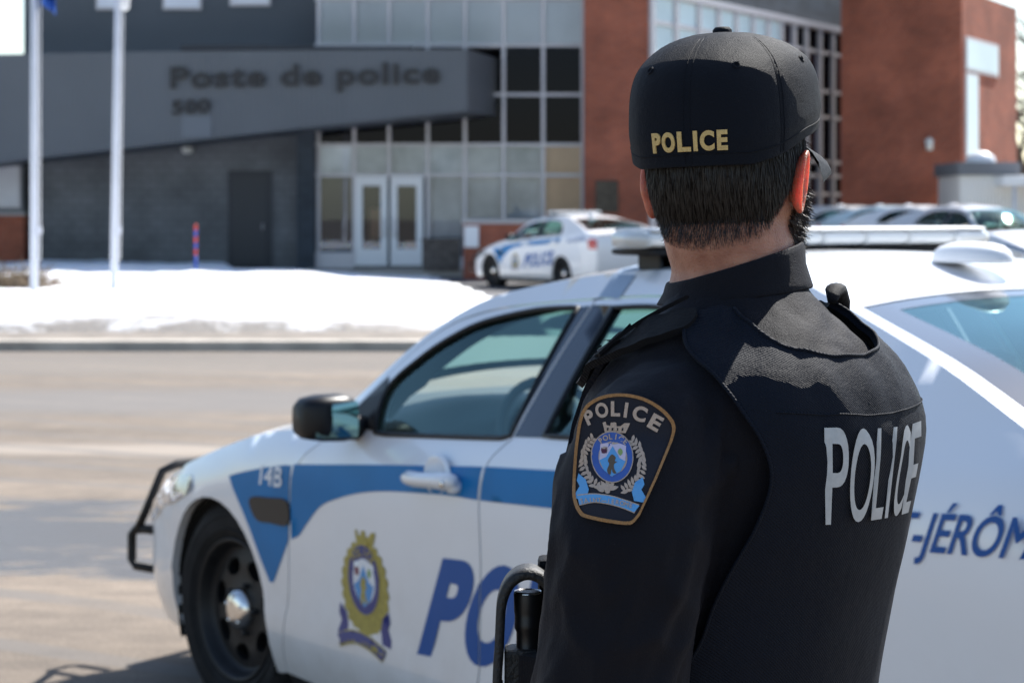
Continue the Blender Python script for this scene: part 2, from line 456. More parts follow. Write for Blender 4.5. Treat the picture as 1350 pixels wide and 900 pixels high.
# ------------------------------------------------------------------ patrol car (x = rearward from front axle, -y = left side, z up)
ZB = smoothtab([(-1.05, .60), (-.75, .70), (-.5, .775), (-.234, .855), (.16, .955), (.476, 1.005), (.75, 1.022), (1.016, 1.033), (1.425, 1.063), (1.755, 1.092), (2.05, 1.109), (2.8, 1.16), (3.3, 1.192), (3.6, 1.203), (4.05, 1.15)])
EZ = smoothtab([(.5, 1.06), (.70, 1.085), (.77, 1.13), (1.01, 1.316), (1.236, 1.432), (1.47, 1.487), (1.72, 1.521), (1.95, 1.537), (2.25, 1.544), (2.368, 1.542), (2.564, 1.52), (2.716, 1.488), (2.958, 1.432), (3.087, 1.405), (3.288, 1.357), (3.534, 1.274), (3.66, 1.235), (4.05, 1.18)])
EY = smoothtab([(.5, .86), (.70, .85), (.77, .84), (1.01, .75), (1.236, .678), (1.47, .615), (1.72, .58), (1.95, .567), (2.25, .564), (2.368, .567), (2.564, .585), (2.716, .62), (2.958, .685), (3.087, .725), (3.288, .785), (3.534, .84), (3.66, .86), (4.05, .86)])
PLAN = smoothtab([(-1.1, .70), (-1.0, .79), (-.88, .875), (-.7, .94), (-.45, .985), (-.2, 1.), (3.3, 1.), (3.6, .985), (3.85, .95), (4.05, .89)])
PLO = smoothtab([(.1, .86), (.2, .895), (.3, .935), (.40, .952), (.47, .948), (.6, .955)])
PMID = smoothtab([(0, .955), (.45, .962), (.8, .968), (1., .957)])

def ysurf(x, z):
    zb = interp(ZB, x); zs = zb - .085
    if z <= .6 and zs > .62: y = interp(PLO, z)
    elif z <= zs: y = interp(PMID, (z - .6) / max(.02, zs - .6)) if zs > .62 else interp(PLO, min(z, .6))
    elif z <= zb:
        t = (z - zs) / .085; y = .957 - .052 * t ** 1.3
    else:
        ze, ye = interp(EZ, x), interp(EY, x); t = (z - zb) / max(.03, ze - zb)
        y = .905 + (ye - .905) * t + .05 * t * (1 - t) * max(0, min(1, (2.75 - x) / .5))
    return y * interp(PLAN, x)

def side_fn(sgn):
    def f(x, z, off=0.):
        return (x, sgn * (ysurf(x, z) + off), z)
    return f
LEFT, RIGHT = side_fn(-1), side_fn(1)

def arc(cx, cz, r, a0, a1, n=22):
    return [(cx + r * math.cos(R(a0 + (a1 - a0) * k / n)), cz + r * math.sin(R(a0 + (a1 - a0) * k / n))) for k in range(n + 1)]

FA, RA_, AR = (-.055, .335), (2.84, .335), .398
DF = cr([(.407, .225), (.494, .451), (.53, .694), (.557, .839), (.616, .932), (.745, 1.018)], 8)      # front edge of the front door
DS = cr([(1.63, .225), (1.66, .464), (1.686, .722), (1.692, .924), (1.705, 1.03), (1.756, 1.092)], 6)  # split between the doors
DL = cr([(.80, 1.088), (.922, 1.217), (1.025, 1.300), (1.143, 1.364), (1.278, 1.404), (1.44, 1.430), (1.749, 1.457), (2.017, 1.474), (2.3, 1.468), (2.5, 1.43), (2.70, 1.335), (2.845, 1.165)], 6)
DR = cr([(2.845, 1.165), (2.85, 1.09), (2.80, .95), (2.62, .74), (2.495, .50), (2.44, .225)], 6)        # rear edge of the rear door
def sh(L, dx, dz): return [(a + dx, b + dz) for a, b in L]
DLf = [p for p in DL if p[0] < 1.75]; DLr = [p for p in DL if p[0] >= 1.76]
WF = cr([(.99, 1.040), (.962, 1.165), (1.071, 1.262), (1.18, 1.325), (1.306, 1.375), (1.511, 1.416), (1.70, 1.430)], 5)
WIN_F = WF + [(1.745, 1.098)] + cr([(1.745, 1.092), (1.425, 1.067), (1.0, 1.036)], 5)[1:-1]
WIN_R = cr([(1.868, 1.436), (2.05, 1.445), (2.3, 1.432), (2.5, 1.385), (2.66, 1.29), (2.745, 1.175)], 5) + cr([(2.73, 1.165), (2.3, 1.135), (1.905, 1.112)], 4)
DOOR_F = sh(DF, .004, 0) + [(.80, 1.083)] + sh(DLf, 0, -.005) + [(1.752, 1.452)] + sh(DS, -.004, 0)[::-1]
DOOR_R = sh(DS, .004, 0) + [(1.760, 1.453)] + sh(DLr, 0, -.005)[:-1] + sh(DR, -.004, 0)
ztop = lambda x: interp(ZB, x) + .0
FEND_TOP = [(x, ztop(x)) for x in [-.86 + .1 * k for k in range(16)] + [.70]]
FENDER = FEND_TOP + [(.742, 1.024)] + sh(DF, -.003, 0)[::-1] + [(.36, .215)] + arc(*FA, AR, -18, 198)+ [(-.42, .215), (-.72, .205)] + cr([(-.90, .22), (-.985, .30), (-1.0, .45), (-.985, .58), (-.93, .645)], 4)
BODY = [(.748, 1.028), (.70, 1.06)] + [(x, interp(EZ, x)) for x in [.72 + .07 * k for k in range(40)] + [3.5]] + \
       [(3.60, 1.252), (3.67, 1.225), (3.75, interp(ZB, 3.7)), (3.85, interp(ZB, 3.85)), (4.03, 1.15), (4.06, .95), (4.05, .6), (4.0, .3), (3.9, .24), (3.25, .225)] + \
       arc(*RA_, AR, -18, 198) + [(2.46, .225)] + sh(DR, .003, 0)[::-1] + DL[::-1][1:]
ROCK = [(.41, .218), (2.45, .218), (2.45, .14), (.39, .14)]

paint = None
def paintmat():
    m, nt, b, o = nmat('white car paint')
    tc = N(nt, 'ShaderNodeTexCoord')
    sx = N(nt, 'ShaderNodeSeparateXYZ'); nt.links.new(tc.outputs['Object'], sx.inputs[0])
    nz = N(nt, 'ShaderNodeTexNoise'); nz.inputs['Scale'].default_value = 7; nz.inputs['Detail'].default_value = 8; nz.inputs['Roughness'].default_value = .7
    nt.links.new(tc.outputs['Object'], nz.inputs['Vector'])
    # road salt and dust: thicker low down on the sills, a film of its own
    mr = N(nt, 'ShaderNodeMapRange'); mr.inputs['From Min'].default_value = 1.0; mr.inputs['From Max'].default_value = .15
    nt.links.new(sx.outputs['Z'], mr.inputs['Value'])
    ml = N(nt, 'ShaderNodeMath', operation='MULTIPLY'); nt.links.new(mr.outputs[0], ml.inputs[0]); nt.links.new(nz.outputs['Fac'], ml.inputs[1])
    mx = N(nt, 'ShaderNodeMixRGB'); mx.inputs[1].default_value = (.80, .81, .83, 1); mx.inputs[2].default_value = (.50, .47, .43, 1)
    nt.links.new(ml.outputs[0], mx.inputs[0]); nt.links.new(mx.outputs[0], b.inputs['Base Color'])
    b.inputs['Roughness'].default_value = .32; b.inputs['Coat Weight'].default_value = .8; b.inputs['Coat Roughness'].default_value = .05
    return m
M_white = paintmat()
M_blk = pm('black plastic trim', (.007, .007, .008), .42, spec=.3, bump=.05, bscale=300)
M_gloss = pm('black gloss pillar', (.012, .016, .024), .12, coat=.5)
M_rub = pm('tyre rubber', (.013, .013, .0135), .85, spec=.25, var=.35, vscale=14, bump=.15, bscale=120)
M_steel = pm('black steel wheel', (.009, .009, .010), .5, spec=.35, var=.3, vscale=20)
M_chrome = pm('dusty chrome', (.72, .70, .67), .18, 1., var=.25, vscale=45)
M_blue = pm('blue vinyl stripe', (.004, .155, .39), .45, spec=.2, var=.08, vscale=5)
M_blut = pm('blue vinyl letters', (.004, .078, .30), .45, spec=.3)
M_wht = pm('white vinyl', (.75, .76, .78), .4)
M_int = pm('dark cabin plastic', (.022, .025, .03), .6)
M_trim = pm('slate cabin trim', (.03, .038, .05), .7)
M_seat = pm('grey cabin fabric', (.05, .055, .06), .9, var=.2, vscale=30)
M_head = pm('light headliner', (.42, .42, .40), .9)
M_under = pm('black underbody', (.01, .01, .01), .9)
M_glass = glassmat('green car glass', (.80, 1.0, .97), (.66, .95, .92), ior=1.75)
M_backg = glassmat('tinted rear glass', (.66, .93, .95), (.62, .95, .98), ior=2.0)
M_mirror = pm('mirror silver', (.25, .40, .37), .03, 1.)
M_frit = pm('grey glass frit', (.035, .04, .05), .12, coat=.6)
M_lens = pm('smoky white lens', (.62, .64, .64), .12, coat=.8)
M_lensd = pm('grey lens divider', (.30, .31, .32), .3)
M_red = pm('red lamp lens', (.45, .012, .015), .12, coat=.8)
M_hlamp = pm('clear headlamp lens', (.30, .33, .38), .10, metal=.75, coat=1.)
M_gold = pm('gold crest vinyl', (.36, .29, .055), .45, var=.2, vscale=60)
M_navy = pm('navy crest vinyl', (.02, .032, .19), .42)
M_sky = pm('sky blue crest vinyl', (.06, .27, .58), .42)
M_green = pm('green crest vinyl', (.18, .32, .10), .45)
M_maroon = pm('maroon crest vinyl', (.16, .02, .05), .45)
M_plate = pm('white licence plate', (.75, .76, .78), .35)
M_strip = pm('grey blue cable strip', (.28, .36, .47), .4)

# ---- crest (shared by car door and shoulder badge); drawn in pixel-like units, y down
def ell(cx, cy, rx, ry, n=40, a0=0, a1=360):
    return [(cx + rx * math.cos(R(a0 + (a1 - a0) * k / n)), cy + ry * math.sin(R(a0 + (a1 - a0) * k / n))) for k in range(n if a1 - a0 >= 360 else n + 1)]

def leaf(cx, cy, L, wd, ang):
    ca, sa = math.cos(R(ang)), math.sin(R(ang)); out = []
    prof = [(-.5, 0), (-.3, .36), (0, .5), (.25, .36), (.5, 0), (.25, -.36), (0, -.5), (-.3, -.36)]
    for a, b in prof:
        x, y = a * L, b * wd
        out.append((cx + x * ca - y * sa, cy + x * sa + y * ca))
    return out

def crest(mb, fn, base, mats, detail=True, solid_wreath=False):
    """mats: dict of material slots gold, navy, ring, sky, pale, maroon, green, ribbon, ribline. base: outward offset"""
    def P(lp, m, k, g=0): panel(mb, lp, fn, g or 40, 0, base + k, mats[m], d=18)
    cx, cy = 340, 452
    # wreath
    if solid_wreath:
        out = [];
        for k in range(72):
            a = 360 * k / 72; r = 1 + .05 * math.sin(k * 2.1)
            out.append((cx + 5 + 178 * r * math.cos(R(a)), cy + 35 + 178 * r * math.sin(R(a)) * 1.08))
        top = [p for p in out if not (abs(p[0] - cx) < 80 and p[1] < cy - 60)]
        P([out], 'gold', 0)
    rnd = random.Random(3)
    if not solid_wreath:
        for sd in (-1, 1):
            for k in range(15):
                a = 90 + sd * (22 + k * 8.4)          # from the bottom up, measured clockwise
                for rr, dl in ((150, 30), (172, -35)):
                    r = rr + rnd.uniform(-5, 5)
                    x = cx + sd * abs(math.cos(R(a))) * r * 1.06 + 3; y = cy + 28 + math.sin(R(a)) * r * 1.0
                    P([leaf(x, y, 44 + rnd.uniform(-5, 8), 19, (a - sd * (-90) if False else a + 90) + sd * dl)], 'gold', .0001 * (k % 3))
        for a, L in ((-90, 70), (-130, 60), (-50, 60), (-165, 70), (-15, 70)):
            P([leaf(cx - 25 + 32 * math.cos(R(a)), cy + 178 + 26 * math.sin(R(a)), L, 26, a)], 'gold', .0003)
        P([ell(cx - 25, cy + 190, 15, 12, 14)], 'gold', .0004)
    # mural crown
    P([[(cx - 42, 318), (cx - 55, 262), (cx - 38, 256), (cx - 32, 276), (cx - 10, 280), (cx - 8, 262), (cx + 16, 258), (cx + 25, 262), (cx + 26, 282), (cx + 50, 280), (cx + 72, 262), (cx + 104, 262), (cx + 96, 284), (cx + 78, 320)]], 'gold', .0004)
    if detail:
        for xx in (-30, -2, 26, 56): P([[(cx + xx, 292), (cx + xx + 10, 290), (cx + xx + 9, 306), (cx + xx - 1, 308)]], 'ground', .0007)
        P([ell(cx + 20, 298, 9, 9, 12)], 'pale', .0008)
    # ribbons at the sides and the scroll below
    for sd in (-1, 1):
        x0 = cx + sd * 152 + (5 if sd > 0 else -24)
        P([[(x0 - 24 * sd, 588), (x0 + 20 * sd, 560), (x0 + 30 * sd, 600), (x0 + 12 * sd, 628), (x0 + 36 * sd, 668), (x0 + 34 * sd, 700), (x0 - 30 * sd, 690), (x0 - 42 * sd, 640)]], 'ribbon', .0005)
    scr = cr([(138, 682), (230, 664), (330, 668), (420, 690), (498, 716)], 5); scl = cr([(468, 752), (400, 726), (320, 708), (235, 704), (152, 728)], 5)
    P([[(a, b - 6) for a, b in scr] + [(a, b + 6) for a, b in scl]], 'ribline', .0006)
    P([scr + scl], 'ribbon', .0008)
    # medallion: gold rim, blue ring, pale inner, shield
    P([ell(cx, cy, 124, 142)], 'gold', .0009)
    P([ell(cx, cy, 118, 136)], 'ring', .0011)
    P([ell(cx + 5, cy + 5, 84, 88)], 'pale', .0013)
    shield = [(cx - 68, cy - 66), (cx - 30, cy - 74), (cx + 8, cy - 66), (cx + 46, cy - 74), (cx + 82, cy - 62), (cx + 78, cy + 20), (cx + 52, cy + 74), (cx, cy + 108), (cx - 48, cy + 74), (cx - 74, cy + 20)]
    P([shield], 'white', .0015)
    P([[(cx + 4, cy - 58), (cx + 44, cy + 6), (cx + 78, cy + 22), (cx + 52, cy + 74), (cx, cy + 107), (cx - 48, cy + 74), (cx - 74, cy + 24), (cx - 34, cy + 2)]], 'sky', .0017)
    P([leaf(cx - 46, cy - 32, 42, 34, 40)], 'maroon', .0018); P([leaf(cx - 46, cy - 32, 42, 34, -50)], 'maroon', .0019)
    P([leaf(cx + 48, cy - 28, 42, 30, 90)], 'green', .0018)
    # standing beast on the shield
    P([cr([(cx - 22, cy + 92), (cx - 28, cy + 70), (cx - 16, cy + 40), (cx - 24, cy + 22), (cx - 10, cy - 6), (cx + 6, cy - 12), (cx + 22, cy + 4), (cx + 16, cy + 22), (cx + 30, cy + 26), (cx + 12, cy + 40), (cx + 14, cy + 66), (cx + 26, cy + 88), (cx + 6, cy + 88), (cx - 2, cy + 66), (cx - 8, cy + 96)], 3, True)], 'beast', .0019)
    return cx, cy

def arc_text(mb, txt, fn, cx, cy, r, h, a0, a1, mi, off, bold=.02, wf=.62, widths=None, g=0, ry=None):
    """letters stood on an arc; angles clockwise from straight up, y down"""
    n = len(txt)
    for k, ch in enumerate(txt):
        if ch == ' ': continue
        V, Ed, asp = text2d(ch, bold)
        a = R(a0 + (a1 - a0) * k / (n - 1)); wd = h * (widths[k] if widths else min(asp, 1.2) * .95)
        hh = h
        yo = 0
        if ch == '-': hh = h * .18; yo = h * .3
        ux, uy = math.cos(a), math.sin(a); vx, vy = math.sin(a), -math.cos(a)
        rr = r; ox_ = cx + math.sin(a) * r; oy_ = cy - math.cos(a) * (ry or r)
        Q = [(ox_ + ux * (u - .5) * wd + vx * (v * hh + yo), oy_ + uy * (u - .5) * wd + vy * (v * hh + yo)) for u, v in V]
        panel(mb, None, fn, g or 30, 0, off, mi, ve=(Q, Ed))

# ---- the car
def one_wheel(name, cx, sgn, parent, steer=0.):
    """tyre, steel rim with oval holes, hub cap; outer face towards sgn*y"""
    w = empty(name, (cx, sgn * .80, .363)); w.parent = parent; w.rotation_euler = (0, 0, R(steer))
    Mr = Matrix.Rotation(R(90) * (1 if sgn < 0 else -1), 4, 'X')          # lathe axis z -> outward
    t = MB()
    prof = [(.232, -.10), (.30, -.115), (.345, -.105), (.360, -.08), (.363, -.04), (.3635, .0), (.363, .05), (.360, .085), (.352, .105), (.335, .118), (.312, .124), (.29, .125), (.262, .121), (.243, .112), (.234, .10), (.23, .09)]
    t.lathe(prof, 72, Mr)
    for k in range(72):                                                    # tread blocks
        for hh in (-.07, -.02, .03, .075):
            a = 2 * math.pi * (k + (.5 if hh in (-.02, .075) else 0)) / 72
            M = Mr @ Matrix.Rotation(a, 4, 'Z') @ Matrix.Translation((.362, 0, hh))
            t.box((-.004, -.011, -.019), (.0045, .011, .019), 0, M)
    for rr in (.268, .312):                                                # sidewall rings
        t.lathe([(rr - .004, .1225), (rr - .002, .1265), (rr + .002, .1265), (rr + .004, .122)], 72, Mr)
    t.build('tyre', M_rub, w)
    r = MB()
    r.lathe([(.236, .10), (.240, .113), (.232, .118), (.224, .108), (.214, .085), (.205, .068), (.196, .066)], 64, Mr)
    # disc with ten oval holes, dished
    def disc(u, v, off):
        q = math.hypot(u, v); h = interp([(0, .085), (.07, .085), (.10, .074), (.15, .078), (.185, .070), (.2, .066)], q)
        return tuple(Mr @ Vector((u, v, h + off)))
    holes = []
    for k in range(7):
        a = 2 * math.pi * k / 7 + .2
        holes.append([(.146 * math.cos(a) + .029 * math.cos(b) * math.cos(a) - .042 * math.sin(b) * math.sin(a), .146 * math.sin(a) + .029 * math.cos(b) * math.sin(a) + .042 * math.sin(b) * math.cos(a)) for b in [2 * math.pi * j / 16 for j in range(16)]])
    panel(r, [[(.198 * math.cos(2 * math.pi * j / 64), .198 * math.sin(2 * math.pi * j / 64)) for j in range(64)]] + holes, disc, .03, .03, 0, d=.02)
    for k in range(5):
        a = 2 * math.pi * k / 5
        r.lathe([(.0, .098), (.009, .098), (.010, .08)], 8, Mr @ Matrix.Translation((.082 * math.cos(a), .082 * math.sin(a), 0)))
    r.build('rim', M_steel, w)
    h = MB(); h.lathe([(.072, .078), (.070, .096), (.060, .110), (.045, .118), (.025, .122), (.0005, .123)], 40, Mr)
    for k in range(5):
        a = 2 * math.pi * k / 5 + .3
        h.lathe([(.0005, .121), (.007, .120), (.009, .108)], 10, Mr @ Matrix.Translation((.047 * math.cos(a), .047 * math.sin(a), 0)))
    h.build('hub_cap', M_chrome, w)
    b = MB(); b.lathe([(.19, .02), (.0005, .02)], 32, Mr); b.lathe([(.23, .06), (.23, -.1)], 40, Mr); b.build('brake_disc', M_under, w)
    return w

def build_car():
    car = empty('police_car')
    for sgn, fn in ((-1, LEFT), (1, RIGHT)):
        b = MB(); panel(b, [FENDER], fn, .06, .03); fe = b.build('fender', M_white, car)
        # vent on the fender
        b = MB(); panel(b, [cr([(.255, .752), (.285, .775), (.40, .785), (.535, .79), (.532, .715), (.40, .705), (.325, .70), (.285, .715)], 3, True)], fn, .05, .012, .007); b.build('fender_vent', M_blk, fe)
        b = MB(); panel(b, [cr([(-.82, .555), (-.79, .655), (-.62, .722), (-.45, .762), (-.25, .785), (-.235, .735), (-.34, .688), (-.52, .645), (-.66, .59)], 3, True)], fn, .05, .02, .004); b.build('headlight', M_hlamp, car)
        # doors with windows, frames, handles
        for nm, door, win, pil, hx in (('front', DOOR_F, WIN_F, [(1.70, 1.432), (1.751, 1.437), (1.748, 1.098), (1.747, 1.096)], 1.46), ('rear', DOOR_R, WIN_R, [(1.762, 1.44), (1.87, 1.443), (1.903, 1.108), (1.764, 1.098)], 2.58)):
            b = MB(); panel(b, [door, win], fn, .06, .03); d = b.build(nm + '_door', M_white, car)
            b = MB(); panel(b, [win], fn, .08, 0, -.008); b.build('window', M_glass, d)
            b = MB(); b.tube([fn(x, z, .001) for x, z in resample(win + [win[0]], .04)], .0085, 6); b.build('window_trim', M_blk, d)
            b = MB(); panel(b, [pil], fn, .06, 0, .002); b.build('pillar_cover', M_gloss, d)
            b = MB()                                                       # cup, bar, lock
            zz = .948 if nm == 'front' else .99
            b.tube([fn(hx - .14 + .028 * k, zz + .002 * k, .028 + .014 * math.sin(math.pi * k / 10)) for k in range(11)], [.012, .018, .02, .021, .021, .021, .021, .022, .024, .024, .016], 10, sq=1.)
            for q in (-.12, .12): b.tube([fn(hx + q, zz + .004, .03), fn(hx + q, zz, -.005)], .018, 8)
            b.lathe([(.0005, .0), (.05, .0), (.062, .006), (.070, -.004)], 24, Matrix.Translation(Vector(fn(hx - .0, zz + .02, .004))) @ Matrix.Rotation(R(90) * (1 if sgn < 0 else -1), 4, 'X') @ Matrix.Diagonal((1, .85, 1, 1)))
            h = b.build('door_handle', M_white, d)
            if nm == 'front':
                b = MB(); b.lathe([(.0005, .003), (.009, .003), (.0105, 0)], 14, Matrix.Translation(Vector(fn(hx + .115, zz + .012, .053))) @ Matrix.Rotation(R(90) * (1 if sgn < 0 else -1), 4, 'X')); b.build('lock', M_chrome, h)
                b = MB(); panel(b, [[(.80, 1.045), (.985, 1.045), (.957, 1.165), (.93, 1.20), (.81, 1.085)]], fn, .06, 0, .003); b.build('mirror_sail', M_blk, d)
                # inner door card
            b = MB(); lo = [(p[0], p[1]) for p in door if p[1] < 1.05]
            x0 = .62 if nm == 'front' else 1.74; x1 = 1.62 if nm == 'front' else 2.6
            panel(b, [[(x0, .25), (x0, interp(ZB, x0) - .0), (x1, interp(ZB, x1) - .0), (x1, .25)]], fn, .1, .0, -.07); b.build('door_card', M_int, d)
        # body side ring (roof rail, rear quarter)
        b = MB(); panel(b, [BODY], fn, .06, .03); q = b.build('rear_quarter', M_white, car)
        b = MB(); panel(b, [ROCK], fn, .1, .03, -.005); b.build('rocker', M_blk, car)
        for c0 in (FA, RA_):                                               # wheel houses
            b = MB(); ring = [(c0[0] + AR * math.cos(R(a)), c0[1] + AR * math.sin(R(a))) for a in range(-20, 201, 10)]
            b.grid([[(x, sgn * yy, z) for x, z in ring] for yy in (.915, .55)]); b.add([(x, sgn * .55, z) for x, z in ring], [list(range(len(ring)))])
            b.build('wheel_house', M_under, car)
        for tp in ([(.84, 1.06), (.90, 1.13)] + WF[5:] + [(1.75, 1.445)], WIN_R[:24]):   # cabin trim behind the pillars and rails
            b = MB(); b.grid([[(x, sgn * (ysurf(x, z) - .012 - w_), z + .012 - .10 * w_) for w_ in (0, .04, .085, .115)] for x, z in tp]); b.build('pillar_trim', M_trim, car)
        # mirror
        b = MB(); rings = []
        for k, (yy, hx, hz, cxx, czz) in enumerate([(.945, .045, .048, .90, 1.066), (.958, .060, .064, .915, 1.08), (.99, .065, .070, .925, 1.084), (1.06, .065, .068, .93, 1.086), (1.105, .058, .060, .928, 1.086), (1.122, .04, .045, .92, 1.084)]):
            rings.append([(cxx + hx * math.copysign(abs(math.cos(t)) ** .6, math.cos(t)), sgn * yy, czz + hz * math.copysign(abs(math.sin(t)) ** .5, math.sin(t))) for t in [2 * math.pi * j / 24 for j in range(24)]])
        b.rings(rings); b.tube([(.89, sgn * .87, 1.045), (.90, sgn * .955, 1.05)], [.035, .04], 10)
        mh = b.build('side_mirror', M_blk, car)
        b = MB(); b.grid([[(1.006 - .02 * u - .004 * abs(2 * i / 6 - 1) ** 4, sgn * (.968 + .128 * u), 1.032 + .105 * i / 6 - (.012 * u if i == 6 else 0)) for u in [j / 6 for j in range(7)]] for i in range(7)])
        b.build('mirror_glass', M_mirror, mh)
        for cxx in (0., 2.868): one_wheel('wheel', cxx, sgn, car, 7 if cxx < 1 else 0)
        # tail lamp
        b = MB(); panel(b, [[(3.83, .88), (3.80, 1.06), (3.90, 1.10), (4.05, 1.06), (4.06, .88)]], fn, .05, .01, .004); b.build('tail_light', M_red, car)
    # hood
    def up(P, crown, ds): pass
    b = MB(); rows = []
    for i in range(19):
        x = -.86 + (.745 + .86) * i / 18; zb = ztop(x); ye = ysurf(x, zb); row = []
        for j in range(25):
            t = -1 + 2 * j / 24; q = 1 - t * t
            xx = x - (.14 + .14 * i / 18) * q
            ridge = .012 * math.exp(-((abs(t) - .62) / .08) ** 2)
            row.append((xx, ye * t, zb + .055 * q ** .7 * (1 - .5 * (1 - i / 18)) + ridge * min(1, i / 5)))
        rows.append(row)
    b.grid(rows); b.build('hood', M_white, car)
    b = MB(); rows = []                                                    # bumper skin
    for z in [.18, .24, .32, .42, .52, .60, .645]:
        x = interp([(.18, -.93), (.3, -.985), (.45, -1.), (.58, -.985), (.645, -.93)], z); ye = ysurf(x, z)
        rows.append([(x - (.13 if z > .3 else .10) * (1 - t * t), ye * t, z) for t in [-1 + 2 * j / 20 for j in range(21)]])
    ye = ysurf(-.86, ztop(-.86)); rows.append([(-.86 - .14 * (1 - t * t), ye * t, ztop(-.86) + .0275 * (1 - t * t) ** .7) for t in [-1 + 2 * j / 20 for j in range(21)]])
    b.grid(rows); fb = b.build('front_bumper', M_white, car)
    b = MB()
    for z in (.40, .45, .50, .55): b.box((-1.135, -.42, z - .017), (-1.085, .42, z + .017), bev=.006)
    b.build('grille', M_blk, fb)
    # screens and roof
    def crossrow(x, dxc, crown, n=24, inset=0., yk=1.):
        ze, ye = interp(EZ, x), interp(EY, x) * yk
        return [(x + dxc * (1 - t * t), ye * t, ze + crown * (1 - t * t)) for t in [-1 + 2 * j / n for j in range(n + 1)]]
    def insetrow(row, a):                                                  # keep only |t|<=1-a
        n = len(row); c = row[n // 2]; return [tuple(Vector(p)) for p in row]
    wind = [crossrow(.73 + (1.33 - .73) * i / 10, -.28 + .13 * i / 10, .075 - .03 * i / 10) for i in range(11)]
    b = MB(); b.grid(wind); b.build('windshield', M_glass, car)
    b = MB(); b.tube([(p[0] + .02, p[1] * .985, p[2] + .006) for p in wind[0]], .008, 6); b.build('cowl', M_blk, car)
    roofrows = [crossrow(1.33 + (2.80 - 1.33) * i / 24, -.15 + .06 * i / 24, .045 - .012 * abs(i / 12 - 1)) for i in range(25)]
    b = MB(); b.grid(roofrows); b.build('roof', M_white, car)
    b = MB(); b.grid([[(p[0], p[1] * .97, p[2] - .035) for p in r] for r in roofrows]); b.build('headliner', M_head, car)
    # rear screen: body flange outside, frit border, glass
    brows = [crossrow(2.80 + (3.64 - 2.80) * i / 12, -.09 + .12 * i / 12, .033 + .01 * math.sin(math.pi * i / 12)) for i in range(13)]
    def strip(t0, t1, r0, r1, lift, n=10):
        out = []
        for i in range(n + 1):
            q = (r0 + (r1 - r0) * i / n) * 12; i0 = min(11, int(q)); f = q - i0; row = []
            for j in range(n + 1):
                t = (t0 + (t1 - t0) * j / n) * 24; j0 = min(23, int(t)); g = t - j0
                p = (Vector(brows[i0][j0]) * (1 - g) + Vector(brows[i0][j0 + 1]) * g) * (1 - f) + (Vector(brows[i0 + 1][j0]) * (1 - g) + Vector(brows[i0 + 1][j0 + 1]) * g) * f
                p.z += lift; row.append(tuple(p))
            out.append(row)
        return out
    b = MB()
    for a in ((0, .032, 0, 1), (.968, 1, 0, 1)):
        b = MB(); b.grid(strip(*a, 0)); b.build('rear_pillar_flange', M_white, car)
    b = MB()
    for a in ((.032, .105, .0, 1), (.895, .968, .0, 1), (.105, .895, 0, .07), (.105, .895, .92, 1)): b.grid(strip(*a, -.002))
    fr = b.build('rear_screen_border', M_frit, car)
    b = MB(); b.grid(strip(.105, .895, .07, .92, -.003, 16)); b.build('rear_screen', M_backg, car)
    # boot lid and tail
    b = MB(); rows = []
    for i in range(9):
        x = 3.63 + .40 * i / 8; zb = interp(EZ, x) if x < 3.66 else interp(ZB, x) + .012; ye = (interp(EY, x) if x < 3.66 else ysurf(x, interp(ZB, x)))
        rows.append([(x + (.03 + .08 * i / 8) * (1 - t * t), ye * t, zb + .035 * (1 - t * t) ** .8) for t in [-1 + 2 * j / 20 for j in range(21)]])
    b.grid(rows); b.build('boot_lid', M_white, car)
    b = MB(); rows = []
    for z in [1.152, 1.08, .95, .8, .65, .5, .3, .22]:
        x = interp([(.22, 3.95), (.3, 4.0), (.6, 4.05), (.95, 4.06), (1.152, 4.03)], z); ye = ysurf(x, z)
        rows.append([(x + .11 * (1 - t * t), ye * t, z + (.035 * (1 - t * t) ** .8 if z > 1.15 else 0)) for t in [-1 + 2 * j / 20 for j in range(21)]])
    b.grid(rows); rb = b.build('rear_bumper', M_white, car)
    b = MB(); b.box((4.155, -.26, .78), (4.18, .26, .91), bev=.006); b.build('licence_plate', M_plate, rb)
    # cabin
    b = MB(); b.box((.35, -.86, .16), (3.9, .86, .24)); b.box((3.55, -.7, .24), (3.9, .7, .95)); b.box((.38, -.80, .24), (.5, .80, .95)); b.box((-.9, -.72, .2), (.4, .72, .5)); b.build('underbody', M_under, car)
    b = MB(); rows = []
    for i in range(7):
        x = .46 + .56 * i / 6; rows.append([(x - .2 * (1 - t * t) * (1 - i / 6), .84 * t, 1.055 + .03 * (1 - t * t) - .05 * (i / 6) ** 2 + .04 * math.exp(-((t + .45) / .25) ** 2) * (i / 6)) for t in [-1 + 2 * j / 16 for j in range(17)]])
    rows.append([(1.0, .84 * t, .6) for t in [-1 + 2 * j / 16 for j in range(17)]]); b.grid(rows); b.build('dashboard', M_int, car)
    b = MB(); Ms = Matrix.Translation((1.19, -.40, 1.01)) @ Matrix.Rotation(R(66), 4, 'Y')
    b.tube([Ms @ Vector((.185 * math.cos(a), .185 * math.sin(a), 0)) for a in [2 * math.pi * k / 32 for k in range(33)]], .016, 8)
    for a in (0, 180, 270): b.tube([Ms @ Vector((.18 * math.cos(R(a)), .18 * math.sin(R(a)), 0)), Ms @ Vector((0, 0, -.03))], .014, 6)
    b.lathe([(.0005, .0), (.05, 0), (.065, -.04), (.03, -.2)], 16, Ms); b.build('steering_wheel', M_int, car)
